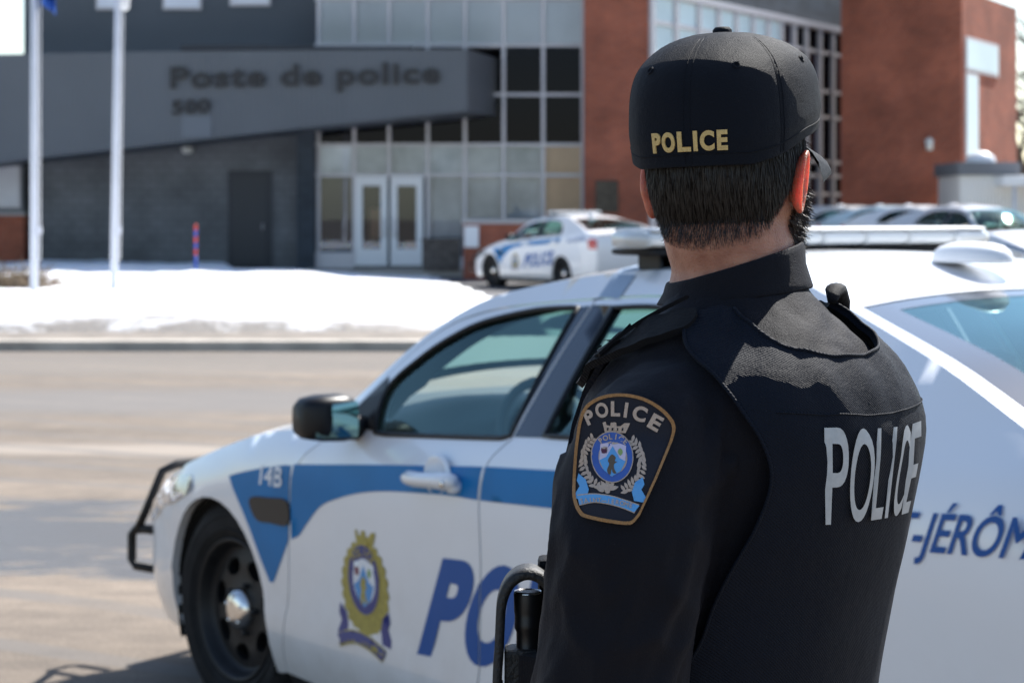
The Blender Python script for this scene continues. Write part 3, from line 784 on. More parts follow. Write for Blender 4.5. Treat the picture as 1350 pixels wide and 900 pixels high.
    for sy in (-1, 1):
        b = MB(); rings = []
        for (x, z, hw, th) in [(1.88, .52, .24, .07), (1.98, .80, .25, .06), (2.07, 1.05, .22, .05), (2.11, 1.14, .15, .04)]:
            rings.append([(x + th * math.sin(t), sy * .40 + hw * math.copysign(abs(math.cos(t)) ** .5, math.cos(t)), z + .02 * math.sin(t)) for t in [2 * math.pi * k / 20 for k in range(20)]])
        b.rings(rings); b.box((1.35, sy * .40 - .25, .40), (1.92, sy * .40 + .25, .56), bev=.05); st = b.build('front_seat', M_seat, car)
        b = MB(); b.box((2.08, sy * .40 - .13, 1.14), (2.19, sy * .40 + .13, 1.30), bev=.045); b.tube([(2.13, sy * .40 - .05, 1.16), (2.11, sy * .4 - .05, 1.08)], .008, 6); b.tube([(2.13, sy * .40 + .05, 1.16), (2.11, sy * .4 + .05, 1.08)], .008, 6); b.build('headrest', M_seat, st)
    b = MB(); b.box((2.45, -.7, .38), (2.95, .7, .55), bev=.05); b.box((2.88, -.7, .5), (3.02, .7, 1.1), bev=.05); b.build('rear_seat', M_seat, car)
    b = MB(); b.box((2.95, -.72, 1.08), (3.56, .72, 1.12)); b.build('parcel_shelf', M_seat, car)
    # roof light bar
    zt = lambda x, y: interp(EZ, x) + .04 * (1 - min(1, abs(y) / .57) ** 2)
    lb = empty('light_bar'); lb.parent = car
    def barsec(y0, y1, mat, nm, x0=1.765, x1=2.0, z0=1.596, z1=1.640, taper=0., inset=0.):
        b = MB(); rings = []
        n = 9
        for k in range(n):
            y = y0 + (y1 - y0) * k / (n - 1); bow = -.05 * (1 - (y / .62) ** 2)
            e = 1 - taper * max(0, abs(y) - .5) / .14
            cx, hx = (x0 + x1) / 2 + bow, (x1 - x0) / 2 * e - inset; cz, hz = (z0 + z1) / 2, (z1 - z0) / 2
            rings.append([(cx + hx * math.copysign(abs(math.cos(t)) ** .45, math.cos(t)), y, cz + hz * math.copysign(abs(math.sin(t)) ** .6, math.sin(t))) for t in [2 * math.pi * j / 24 for j in range(24)]])
        b.rings(rings); return b.build(nm, mat, lb)
    barsec(-.60, .60, M_blk, 'bar_base', z0=1.575, z1=1.593, inset=.012)
    segs = [-.62, -.47, -.31, -.155, 0, .155, .31, .47, .62]
    for a, c in zip(segs, segs[1:]): barsec(a + .003, c - .003, M_lens, 'lens', z0=1.594, z1=1.640, taper=.35)
    barsec(-.60, .60, M_wht, 'bar_lid', z0=1.636, z1=1.648, taper=.35)
    barsec(-.61, .61, M_lensd, 'lens_backing', z0=1.596, z1=1.638, taper=.35, inset=.03)
    for y in (-.50, .50):
        b = MB(); b.grid([[(x, y + q, z) for q in (-.05, .05)] for x, z in ((1.83, 1.50 + .04), (1.83, 1.585), (1.93, 1.585), (1.93, 1.54))]); b.box((1.83, y - .05, zt(1.88, y) - .02), (1.93, y + .05, 1.585), bev=.008); b.build('mount_foot', M_blk, lb)
    # cable strip over the roof edge and aerials
    b = MB(); pts = [LEFT(1.79, z, .003) for z in (1.462, 1.485, 1.505, 1.52)] ; P2 = []
    for z in (1.46, 1.475, 1.49, 1.505, 1.518): P2.append([LEFT(1.765 + .10 * k, z, .004) for k in (0, .5, 1)])
    for y in (-.56, -.52, -.48): P2.append([(1.765 + .10 * k - .13 * (1 - (y / .58) ** 2), y, interp(EZ, 1.78) + .043 * (1 - (y / .58) ** 2) + .004) for k in (0, .5, 1)])
    b.grid(P2); b.build('cable_strip', M_strip, car)
    b = MB(); rings = []
    for h, q in ((0, 1.), (.012, 1.), (.03, .93), (.042, .78), (.05, .5), (.053, .08)):
        rings.append([(2.53 + .125 * q * math.cos(t), .075 * q * math.sin(t), 1.562 + h) for t in [2 * math.pi * k / 24 for k in range(24)]])
    b.rings(rings); b.build('roof_aerial', M_wht, car)
    # push bar with wrap hoops
    pb = MB()
    for sy in (-1, 1):
        pb.tube([(-1.16, sy * .10, .725), (-1.13, sy * .45, .725), (-1.06, sy * .66, .722), (-1.06, sy * .72, .70), (-1.12, sy * .765, .54), (-1.15, sy * .785, .47)], .017, 10)
        pb.tube([(-1.02, sy * .72, .475), (-1.12, sy * .765, .475), (-1.165, sy * .785, .47), (-1.18, sy * .795, .45), (-1.18, sy * .795, .355), (-1.165, sy * .785, .33), (-1.02, sy * .72, .325)], .018, 10)
        pb.tube([(-1.18, sy * .3, .70), (-1.19, sy * .3, .3)], .03, 8)
    pb.tube([(-1.19, -.3, .3), (-1.19, .3, .3)], .025, 8)
    pb.build('push_bar', M_blk, car)
    return car

def decals(car):
    byname = {c.name.split('.')[0]: c for c in children(car)}
    # only the left (near) side pieces are decorated one by one; the right mirrors them
    for sgn, fn in ((-1, LEFT), (1, RIGHT)):
        kids = [c for c in children(car)]
        def pick(n): return [c for c in kids if c.name.split('.')[0] == n][0 if sgn < 0 else 1]
        b = MB()
        panel(b, [cr([(.095, .822), (.20, .845), (.32, .868), (.42, .885), (.546, .905)], 3)[:-1] + [(.556, .902), (.545, .80), (.525, .665), (.40, .515), (.372, .512), (.31, .58), (.24, .665), (.16, .75)]], fn, .05, 0, .002)
        b.build('blue_stripe', M_blue, pick('fender'))
        b = MB(); text_panel(b, '14B', [(.335, .82), (.50, .828), (.505, .892), (.34, .882)] if sgn < 0 else [(.505, .82), (.335, .828), (.335, .892), (.505, .882)], fn, .03, .004, bold=.015); b.build('unit_number', M_wht, pick('fender'))
        top = [(.572, .908), (.75, .925), (1.05, .955), (1.422, .99), (1.684, 1.014)]
        low = [(1.684, .926), (1.55, .922), (1.422, .913), (1.2, .895), (1.03, .872), (.88, .838), (.76, .80), (.66, .735), (.60, .69), (.545, .672)]
        b = MB(); panel(b, [cr(top, 4) + cr(low, 4) + [(.552, .78)]], fn, .05, 0, .002); b.build('blue_stripe', M_blue, pick('front_door'))
        b = MB(); panel(b, [[(1.70, 1.016), (1.986, 1.037), (2.3, 1.06), (2.6, 1.085), (2.835, 1.10), (2.785, 1.0), (2.6, .985), (2.3, .965), (2.05, .948), (1.70, .927)]], fn, .05, 0, .002); b.build('blue_stripe', M_blue, pick('rear_door'))
        # POLICE runs over both doors: letters placed one by one, each on its own door
        B = bil([(1.325, .452), (2.50, .545), (2.60, .835), (1.49, .745)] if sgn < 0 else [(2.55, .545), (1.36, .452), (1.36, .745), (2.55, .835)])
        lay = [('P', 0, .178), ('O', .182, .395), ('L', .42, .555), ('I', .585, .635), ('C', .66, .82), ('E', .85, 1.)]
        if sgn < 0:
            split = lambda z: interp([(q[1], q[0]) for q in DS], z)
        dsl = [(a, z_) for z_ in [.42 + .006 * k for k in range(64)] for a in (interp([(q[1], q[0]) for q in DS], z_),)]
        for part, lo in (('front_door', True), ('rear_door', False)):
            for ch, u0, u1 in lay:
                V, Ed, a = text2d(ch, .05)
                Q = [B(u0 + (u1 - u0) * u, v) for u, v in V]
                xs = [p[0] for p in Q]
                if (max(xs) < 1.68 and not lo) or (min(xs) > 1.70 and lo): continue
                cut = lambda z_: interp([(q[1], q[0]) for q in DS], z_)
                Q = [(min(x, cut(z_) - .003) if lo else max(x, cut(z_) + .003), z_) for x, z_ in Q]
                b = MB(); panel(b, None, fn, .04, 0, .002, ve=(Q, Ed)); b.build('letter', M_blut, pick(part))
        b = MB()
        q = [(3.12, .945), (3.66, 1.0), (3.68, 1.083), (3.14, 1.03)]
        if sgn > 0: q = [q[1], q[0], q[3], q[2]]
        text_panel(b, 'SAINT-JÉRÔME', [(3.075, .972), (3.70, 1.022), (3.745, 1.150), (3.115, 1.098)] if sgn < 0 else [(3.652, 1.03), (2.985, .99), (3.005, 1.09), (3.672, 1.13)], fn, .03, .003, bold=.015)
        b.build('town_lettering', M_blut, pick('rear_quarter'))
        # crest on the front door
        def cf(u, v, off):
            x = 1.008 + (u - 325) / 400 * .325 if sgn < 0 else 1.008 - (u - 325) / 400 * .325
            z = .578 - (v - 500) / 500 * .375 + .06 * (x - 1.0)
            return fn(x, z, off)
        b = MB(); mats = dict(gold=0, navy=1, ring=1, sky=2, pale=3, white=3, maroon=4, green=5, ribbon=1, ribline=0, ground=1, beast=0)
        crest(b, cf, .0015, mats, False, True)
        arc_text(b, 'POLICE', cf, 340, 452, 92, 34, -42, 42, 0, .0034, .03)
        arc_text(b, 'SAINT-JEROME', cf, 300, 1250, 535, 22, -16, 15, 0, .0034, .02)
        b.build('door_crest', [M_gold, M_navy, M_sky, M_wht, M_maroon, M_green], pick('front_door'))

TH = R(58)
patrol = build_car(); plain_children = None
# a plain saloon without markings is copied for the car park before the decals go on
PLAIN = copy_tree(patrol, skip=('light_bar', 'push_bar', 'cable_strip', 'lens', 'bar_base', 'bar_lid', 'lens_backing', 'mount_foot'))
decals(patrol)
patrol.location = (-.1615, 7.5857, 0); patrol.rotation_euler = (0, 0, -TH)
tag(patrol, 'white police sedan numbered 14B parked right behind the officer', 'police car', 'patrol cars')
# ------------------------------------------------------------------ police station, forecourt, car park
def brickmat(name, c1, c2, mort, sc=1., bw=.22, bh=.075, rot=(R(90), 0, 0)):
    m, nt, b, o = nmat(name); b.inputs['Roughness'].default_value = .9
    tc = N(nt, 'ShaderNodeTexCoord'); mp = N(nt, 'ShaderNodeMapping'); mp.inputs['Rotation'].default_value = rot; nt.links.new(tc.outputs['Object'], mp.inputs['Vector'])
    br = N(nt, 'ShaderNodeTexBrick'); br.inputs['Color1'].default_value = (*c1, 1); br.inputs['Color2'].default_value = (*c2, 1); br.inputs['Mortar'].default_value = (*mort, 1)
    br.inputs['Scale'].default_value = 1; br.inputs['Brick Width'].default_value = bw; br.inputs['Row Height'].default_value = bh; br.inputs['Mortar Size'].default_value = bh * .1
    nt.links.new(mp.outputs[0], br.inputs['Vector'])
    nz = N(nt, 'ShaderNodeTexNoise'); nz.inputs['Scale'].default_value = .8; nz.inputs['Detail'].default_value = 6; nt.links.new(tc.outputs['Object'], nz.inputs['Vector'])
    rp = N(nt, 'ShaderNodeValToRGB'); rp.color_ramp.elements[0].color = (.7, .7, .7, 1); rp.color_ramp.elements[1].color = (1.25, 1.25, 1.25, 1); rp.color_ramp.elements[0].position = .3; rp.color_ramp.elements[1].position = .7; nt.links.new(nz.outputs['Fac'], rp.inputs['Fac'])
    mu = N(nt, 'ShaderNodeMixRGB', blend_type='MULTIPLY'); mu.inputs[0].default_value = 1; nt.links.new(br.outputs['Color'], mu.inputs[1]); nt.links.new(rp.outputs[0], mu.inputs[2]); nt.links.new(mu.outputs[0], b.inputs['Base Color'])
    bp = N(nt, 'ShaderNodeBump'); bp.inputs['Strength'].default_value = .5; bp.inputs['Distance'].default_value = .01; nt.links.new(br.outputs['Fac'], bp.inputs['Height']); bp.invert = True; nt.links.new(bp.outputs[0], b.inputs['Normal'])
    return m
def sidingmat(name, c, pitch=.25):
    m, nt, b, o = nmat(name); b.inputs['Roughness'].default_value = .5; b.inputs['Base Color'].default_value = (*c, 1)
    tc = N(nt, 'ShaderNodeTexCoord'); wv = N(nt, 'ShaderNodeTexWave', bands_direction='X', wave_profile='TRI'); wv.inputs['Scale'].default_value = math.pi / pitch / 10 * 3.18; nt.links.new(tc.outputs['Object'], wv.inputs['Vector'])
    nz = N(nt, 'ShaderNodeTexNoise'); nz.inputs['Scale'].default_value = .5; nz.inputs['Detail'].default_value = 5; nt.links.new(tc.outputs['Object'], nz.inputs['Vector'])
    rp = N(nt, 'ShaderNodeValToRGB'); rp.color_ramp.elements[0].color = (*[x * .82 for x in c], 1); rp.color_ramp.elements[1].color = (*[x * 1.2 for x in c], 1); nt.links.new(nz.outputs['Fac'], rp.inputs['Fac']); nt.links.new(rp.outputs[0], b.inputs['Base Color'])
    bp = N(nt, 'ShaderNodeBump'); bp.inputs['Strength'].default_value = .8; bp.inputs['Distance'].default_value = .03; nt.links.new(wv.outputs['Fac'], bp.inputs['Height']); nt.links.new(bp.outputs[0], b.inputs['Normal'])
    return m
M_red_brick = brickmat('red brick', (.37, .092, .045), (.27, .066, .036), (.27, .17, .125))
M_block = brickmat('grey block wall', (.17, .18, .195), (.15, .16, .172), (.13, .138, .15), bw=.4, bh=.2)
M_slate = brickmat('dark grey brick', (.055, .07, .09), (.035, .045, .06), (.06, .07, .08), bw=.5, bh=.15)
M_siding = sidingmat('grey metal siding', (.09, .105, .125))
M_canopy = sidingmat('grey metal canopy cladding', (.088, .098, .112), .4)
M_dkmetal = pm('dark flashing', (.018, .022, .032), .5)
M_letter = pm('black sign letters', (.008, .008, .010), .5)
M_frame = pm('silver window frame', (.58, .56, .58), .45, metal=.1)
M_doorw = pm('white door frame', (.84, .84, .85), .5)
M_sdoor = pm('charcoal steel door', (.030, .033, .040), .55)
M_visg = glassmat('clear window glass', (.86, .9, .94), (.8, .88, 1.0), ior=1.75)
M_darkg = glassmat('dark tinted glass', (.06, .07, .10), (.2, .2, .25))
M_paleg = glassmat('pale blue window glass', (.86, .9, .94), .8, ior=1.7)
M_blind = pm('pale pane tone', (.6, .6, .62), .9, var=.2, vscale=.6)
M_bblue = pm('pale blue pane tone', (.82, .84, .92), .9, var=.12, vscale=.5)  # entrance upper rows: reflected sky put into the colour
M_bcyan = pm('opaque pale cyan pane', (.72, .86, .88), .9, var=.08, vscale=.5)  # wing panes: bright sky reflection put into an opaque colour
M_lobby = pm('grey lobby and reflection tone', (.72, .79, .88), .9, var=.5, vscale=.8)  # behind the lower panes this pale tone stands in for bright reflections
M_orange = pm('orange lobby glow colour', (.92, .47, .26), .9, var=.2, vscale=1)  # warm interior light put into the panel colour
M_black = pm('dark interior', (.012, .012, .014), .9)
M_cap_st = pm('pale coping stone', (.45, .43, .42), .85)
M_slat = pm('brown grey planter slats', (.12, .10, .085), .8, var=.4, vscale=6)
M_gal = pm('white painted pole', (.62, .64, .70), .35, var=.06, vscale=3)
M_wl = pm('white opal lamp', (.75, .75, .70), .4)
def fx(u, Y): return (u - 675) * Y / 2800
def fz(v, Y): return 1.7 - (v - 275) * Y / 2800

st = empty('police_station', (0, 55, 0)); tag(st, 'grey and red brick police station with glazed entrance under a slanted canopy', 'building')
IO = Matrix.Translation((0, -55, 0))
def part(mb, name, mat, par=None, **k):
    mb.v = [(p[0], p[1] - 55, p[2]) for p in mb.v]
    return mb.build(name, mat, par or st, **k)
b = MB(); b.box((-13.1, 57, 0), (-4.95, 74, 15.5)); wall = part(b, 'upper_wall', M_siding)  # top out of view, raised to lengthen the shadow it casts
for u0, u1 in ((130, 168), (218, 263), (306, 354)):                     # first floor windows
    b = MB(); b.box((fx(u0, 57) - .06, 56.93, fz(10 if u0 < 290 else 5, 57) - .07), (fx(u1, 57) + .06, 57.05, 8.75)); f = part(b, 'window', M_frame)
    b = MB(); b.box((fx(u0, 57), 56.91, fz(10 if u0 < 290 else 5, 57)), (fx(u1, 57), 56.925, 8.65)); part(b, 'pane', M_bblue, f)
def prism(mb, front, back, mi=0):
    n = len(front); mb.add(front + back, [list(range(n))[::-1], [n + k for k in range(n)]] + [(k, (k + 1) % n, n + (k + 1) % n, n + k) for k in range(n)], mi, True)
Yc = 53.
fr = [(fx(-260, Yc), Yc, fz(245, Yc)), (fx(55, Yc), Yc, fz(208, Yc)), (fx(425, Yc), Yc, fz(166, Yc)), (fx(616, Yc), Yc, fz(146, Yc)), (fx(616, Yc), Yc, fz(65, Yc)), (fx(230, Yc), Yc, fz(68, Yc)), (fx(-260, Yc), Yc, fz(76, Yc))]
bk = [(p[0], 57.4, p[2]) for p in fr]; bk[3] = (fx(668, 57.4), 57.4, bk[3][2]); bk[4] = (fx(668, 57.4), 57.4, bk[4][2])
b = MB(); prism(b, fr, bk); can = part(b, 'canopy', M_canopy)
b = MB(); b.box((fx(236, Yc), Yc + .25, fz(66, Yc)), (fx(352, Yc), Yc + .45, fz(59, Yc))); b.box((fx(352, Yc), Yc + .25, fz(66, Yc)), (fx(545, Yc), Yc + .45, fz(60, Yc))); part(b, 'roof_flashing', M_dkmetal, can)
def sign(txt, q, h, bold):
    mb = MB(); V, Ed, a = text2d(txt, bold, 1.12); B = bil([(fx(u, Yc), fz(v, Yc)) for u, v in q]); Q = [B(*p) for p in V]
    panel(mb, None, lambda x, z, off: (x, Yc - .05 - off, z), 0, .05, .03, 0, ve=(Q, Ed)); return mb
part(sign('Poste de police', [(225, 126), (580, 119), (580, 82), (225, 89)], .5, .03), 'sign_lettering', M_letter, can)
part(sign('500', [(227, 152), (277, 149), (277, 130), (227, 133)], .5, .03), 'street_number', M_letter, can)
b = MB(); b.box((fx(240, Yc), Yc - .02, fz(181, Yc)), (fx(279, Yc), Yc - .001, fz(153, Yc))); part(b, 'notice_plate', pm('grey plate', (.12, .135, .155), .6), can)
b = MB(); b.box((-12.75, 56.2, 0), (fx(392, 56), 57.0, 4.6)); part(b, 'lower_wall', M_block)
b = MB(); b.box((fx(392, 55.8), 55.7, 0), (fx(415, 55.8), 57.0, 4.6)); part(b, 'entrance_column', M_slate)
b = MB(); b.box((fx(304, 56.2) - .05, 56.13, 0), (fx(356, 56.2) + .05, 56.21, fz(228, 56.2) + .06)); f = part(b, 'door_surround', M_dkmetal)
b = MB(); b.box((fx(308, 56.2), 56.10, .2), (fx(352, 56.2), 56.14, fz(232, 56.2)), bev=.01); d = part(b, 'side_door', M_sdoor)
b = MB(); b.tube([(fx(347, 56.2), 56.06, 1.15), (fx(347, 56.2), 56.06, 1.3)], .02, 6); part(b, 'handle', M_frame, d)
b = MB(); b.lathe([(.0005, -.1), (.13, -.08), (.16, .06), (.0005, .1)], 16, Matrix.Translation((fx(248, 56.2), 56.06, fz(198, 56.2)))); part(b, 'wall_light', M_wl)
# left wing with a window over brick
b = MB(); b.box((-20, 55.8, 0), (fx(31, 55.8), 57.2, fz(284, 55.8))); lw = part(b, 'brick_plinth', M_red_brick)
b = MB(); b.box((-20, 55.95, fz(284, 55.8) + .08), (fx(29, 55.8), 57.0, 3.3)); part(b, 'corner_wall', M_block)
b = MB(); b.box((-20, 55.72, fz(284, 55.8)), (fx(33, 55.8), 56.1, fz(284, 55.8) + .08)); part(b, 'sill', M_cap_st)
for a_, c_ in ((-16.4, -14.95), (-14.85, fx(26, 55.8))):
    b = MB(); b.box((a_, 55.88, 1.72), (c_, 55.94, 3.0)); f = part(b, 'window', M_frame)
    b = MB(); b.box((a_ + .06, 55.85, 1.78), (c_ - .06, 55.87, 2.94)); part(b, 'pane', M_blind, f)
# glazed entrance hall
YG = 56.0
X = lambda u: fx(u, YG)
Z = lambda v: fz(v, YG)
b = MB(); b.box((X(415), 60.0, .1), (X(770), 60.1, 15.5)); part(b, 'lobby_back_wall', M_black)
b = MB(); b.box((X(415), 56.1, .1), (X(770), 60, .16)); b.box((X(415), 56.2, fz(62, YG)), (X(770), 60, fz(58, YG))); b.box((X(415), 57.2, fz(190, YG)), (X(770), 60, fz(187, YG))); part(b, 'lobby_floor', M_lobby)
us = [420, 467, 513, 564, 613, 664, 716, 768]
rows_hi = [(-400, -293, M_bblue), (-290, -193, M_bblue), (-190, -95, M_bblue), (-92, -3, M_bblue), (0, 58, M_bblue)]
b = MB()
for u in us: b.box((X(u) - .045, YG - .06, .2 if u not in (513,) else Z(232)), (X(u) + .045, YG + .08, 15.3))
for v in (-400, -291, -190, -94, -1, 60, 125, 191, 231): b.box((X(415), YG - .05, Z(v) - .04), (X(770), YG + .07, Z(v) + .04))
b.box((X(513), YG - .05, Z(288) - .035), (X(770), YG + .06, Z(288) + .035)) if False else None
b.box((X(415), YG - .08, .12), (X(467), YG + .1, .55)); b.box((X(560), YG - .08, .12), (X(770), YG + .1, .42))
part(b, 'curtain_wall_frame', M_frame)
def pane(u0, u1, v0, v1, mat, back=None, yb=.12):
    b = MB(); x0, x1, z0, z1 = X(u0) + .045, X(u1) - .045, Z(v1), Z(v0)
    b.add([(x0, YG, z0), (x1, YG, z0), (x1, YG, z1), (x0, YG, z1)], [(0, 1, 2, 3)], 0, True); p = part(b, 'pane', mat)
    if back:
        b = MB(); b.box((x0 - .02, YG + yb, z0), (x1 + .02, YG + yb + .02, z1)); part(b, 'pane_backing', back, p)  # added panel behind the glass; reflections and glow are in its colour
for k in range(7):
    u0, u1 = us[k], us[k + 1]
    for v0, v1, bm_ in rows_hi: pane(u0, u1, v0, v1 + 1, M_paleg, bm_)
    if k >= 5:
        pane(u0, u1, 61, 125, M_darkg); pane(u0, u1, 126, 190, M_darkg)
    else: pane(u0, u1, 135, 190, M_darkg)
    pane(u0, u1, 192, 231, M_visg, M_orange if k == 6 else M_lobby, .25)
    if k not in (1, 2): pane(u0, u1, 232, 342, M_visg, M_orange if k == 6 else (M_lobby if k > 2 else M_black), .25)
for u0, u1 in ((468, 512), (514, 559)):                                  # entrance doors
    b = MB()
    b.box((X(u0) + .02, YG - .09, .2), (X(u0) + .20, YG + .02, Z(233))); b.box((X(u1) - .20, YG - .09, .2), (X(u1) - .02, YG + .02, Z(233)))
    b.box((X(u0) + .20, YG - .085, Z(245)), (X(u1) - .20, YG + .015, Z(233))); b.box((X(u0) + .20, YG - .085, .2), (X(u1) - .20, YG + .015, Z(328)))
    d = part(b, 'entrance_door', M_doorw)
    b = MB(); b.add([(X(u0) + .2, YG - .03, Z(328)), (X(u1) - .2, YG - .03, Z(328)), (X(u1) - .2, YG - .03, Z(245)), (X(u0) + .2, YG - .03, Z(245))], [(0, 1, 2, 3)]); part(b, 'pane', M_visg, d)
    hx = X(u1) - .11 if u0 < 500 else X(u0) + .11
    b = MB(); b.tube([(hx, YG - .15, .95), (hx, YG - .15, 1.45)], .02, 6); part(b, 'handle', M_frame, d)
b = MB(); b.box((X(480), YG + 2.2, .9), (X(497), YG + 2.5, 1.7)); b.box((X(528), YG + 2.4, .3), (X(552), YG + 2.7, .8)); part(b, 'lobby_furniture', M_orange)
b = MB(); b.box((X(410), 53.2, -.05), (X(775), 57, .14)); part(b, 'entrance_step', M_conc)
# brick pier and plaque
b = MB(); b.box((fx(771, 55), 55, 0), (fx(855, 55), 57.5, 15.5)); pier = part(b, 'brick_pier', M_red_brick)
b = MB(); b.box((fx(785, 55), 54.96, fz(280, 55)), (fx(815, 55), 54.999, fz(238, 55)), bev=.01); part(b, 'plaque', pm('bronze plaque', (.06, .05, .04), .4, .6, var=.4, vscale=8))
# glazed right wing running back from the pier
W0 = Vector((3.545, 55.02, 0)); WD = Vector((.55, 1., 0)).normalized(); WN = Vector((WD.y, -WD.x, 0))
MW = Matrix(((WD.x, -WN.x, 0, W0.x), (WD.y, -WN.y, 0, W0.y), (0, 0, 1, 0), (0, 0, 0, 1)))   # local x along the wall, y into the building
def at_u(u): m_ = (u - 675) / 2800; return (m_ * W0.y - W0.x) / (WD.x - m_ * WD.y)
def wpart(mb, name, mat, par=None):
    mb.v = [tuple(MW @ Vector(p)) for p in mb.v]; return part(mb, name, mat, par)
LE = at_u(1117); TOP = 7.27
b = MB(); b.box((0.02, 0, TOP + .15), (LE + 2.4, 3, 15.5)); b.box((LE, 0.0, 0), (LE + 2.4, 3, TOP + .15)); wpart(b, 'dark_brick_surround', M_slate)  # part above the view raised like the station, for a longer shadow
cols = [at_u(u) for u in (858, 889, 919, 945, 968, 990, 1010, 1028, 1045, 1061, 1079, 1096, 1113)]
zr = [0.2, 2.15, 2.72, 3.15, 4.55, 5.35, 6.55, TOP]
b = MB()
for x in cols: b.box((x - .085, -.10, .1), (x + .085, .1, TOP + .1))
for z in zr: b.box((0, -.07, z - .05), (LE, .09, z + .05))
b.box((0, -.12, TOP), (LE, .1, TOP + .16)); b.box((LE - .1, -.12, 0), (LE + .12, .1, TOP + .1))
wpart(b, 'wing_window_frame', M_frame)
for i in range(len(cols) - 1):
    for j in range(len(zr) - 1):
        b = MB(); x0, x1, z0, z1 = cols[i] + .06, cols[i + 1] - .06, zr[j] + .05, zr[j + 1] - .05
        b.add([(x0, .0, z0), (x1, .0, z0), (x1, .0, z1), (x0, .0, z1)], [(0, 1, 2, 3)], 0, True)
        pale = i < 7 and j >= 4
        wpart(b, 'pane', M_bcyan if pale else M_darkg)  # pale ones are solid, sky reflection painted as their colour
b = MB(); b.box((0, 3.0, 0), (LE + 2, 3.1, 11)); wpart(b, 'wing_back_wall', M_black)
# brick stair tower
T0_ = Vector((13.13, 62, 0)); FL = Vector((-.88, .475, 0)); FRv = Vector((.45, .893, 0))
A, B_, C_ = T0_, T0_ + FL * 3.7, T0_ + FRv * 6.75
D_ = B_ + FRv * 6.75
b = MB(); prism(b, [(*p.xy, 0) for p in (A, B_, D_, C_)], [(*p.xy, 8.1) for p in (A, B_, D_, C_)]); tw = part(b, 'stair_tower', brickmat('tower brick', (.37, .092, .045), (.27, .066, .036), (.27, .17, .125), rot=(R(90), 0, R(28))))
FN = Vector((FRv.y, -FRv.x, 0)).normalized()
def face(mb, s0, s1, z0, z1, o0, o1):
    P = [A + FRv * s0, A + FRv * s1]; q = [p + FN * o for o in (o1, o0) for p in (P if o == o1 else P[::-1])]
    prism(mb, [(*p.xy, z0) for p in q], [(*p.xy, z1) for p in q])
for s0, s1, z0, z1 in ((.35, 4.2, 5.75, 6.75), (.35, 1.75, 3.2, 5.7)):
    b = MB(); face(b, s0, s1, z0, z1, -.05, .05); f = part(b, 'window', M_frame)
    b = MB(); face(b, s0 + .09, s1 - .09, z0 + .09, z1 - .09, .052, .06); part(b, 'pane', M_bcyan, f)
nf = Vector((FL.y, -FL.x, 0)).normalized(); nf = nf if nf.y < 0 else -nf
pl = A + FL * .95 + nf * .06
b = MB(); b.lathe([(.0005, -.2), (.10, -.17), (.12, .12), (.0005, .2)], 14, Matrix.Translation((pl.x, pl.y, fz(190, 62.4)))); part(b, 'wall_light', M_wl)

# low brick wall, its notice, planter
lw = empty('low_wall', (0, 51, 0)); tag(lw, 'low red brick wall with pale coping beside the entrance glass', 'wall')
b = MB(); b.box((fx(611, 51), 0, 0), (fx(700, 51), .35, fz(295, 51))); b.build('brickwork', M_red_brick, lw)
b = MB(); b.box((fx(608, 51), -.05, fz(295, 51)), (fx(703, 51), .40, fz(289, 51)), bev=.01); b.build('coping', M_cap_st, lw)
nb = MB(); nb.box((fx(612, 50.9), 50.93, fz(326, 50.9)), (fx(631, 50.9), 50.96, fz(298, 50.9)), bev=.006); tag(nb.build('notice_board', M_wht), 'small white notice fixed to the low brick wall', 'notice')
pl = empty('planter', (0, 53.6, .14)); tag(pl, 'square dark slatted planter box between entrance doors and low wall', 'planter')
b = MB()
for k in range(9):
    x0 = fx(557 + k * 5.6, 53.4); b.box((x0, -.5, .04), (x0 + .088, -.46, fz(317, 53.4) - .14)); b.box((x0, .42, .04), (x0 + .088, .46, fz(317, 53.4) - .14))
b.box((fx(558, 53.4), -.46, 0), (fx(606, 53.4), .42, fz(319, 53.4) - .14)); b.build('slats', M_slat, pl)
b = MB(); b.box((fx(556, 53.4), -.52, fz(318, 53.4) - .14), (fx(608, 53.4), .48, fz(314, 53.4) - .14)); b.build('rim', M_slat, pl)

# flagpoles with flag, marker stake, bush
for u0, u1, v, Y, lab in ((45, 45, 372, 33., 'white flagpole at the far left carrying the blue flag'), (150, 155, 370, 33.2, 'white flagpole with bare halyard standing right of the other pole')):
    p = empty('flagpole', (fx(u0, Y), Y, 0)); tag(p, lab, 'flagpole', 'flagpoles on the snow bank')
    b = MB(); lean = (u1 - u0) / 2800 * Y / 4.0
    b.lathe([(.0, .0), (.066, .0), (.062, .45), (.060, 2.), (.048, 7.4), (.0, 7.45)], 20); b.v = [(q[0] + lean * (q[2] - .4), q[1], q[2]) for q in b.v]; pp = b.build('pole', M_gal, p)
    b = MB(); b.lathe([(.0005, -.08), (.06, -.06), (.085, 0), (.06, .06), (.0005, .08)], 16, Matrix.Translation((lean * 7, 0, 7.5))); b.build('finial', M_chrome, p)
    b = MB(); b.tube([(.10, -.02, .9), (.105 + lean * 6, -.02, 7.3)], .008, 5); b.build('halyard', M_wht, p)
    b = MB(); b.box((.06, -.05, 1.3), (.12, .01, 1.42)); b.build('cleat', M_gal, p)
    if u0 > 100:
        b = MB(); b.lathe([(.0005, -.16), (.075, -.12), (.09, .04), (.06, .14), (.0005, .16)], 14, Matrix.Translation((.17, -.02, fz(2, Y)))); b.build('halyard_weight', M_wht, p)
b = MB(); rows = []
Y = 33.
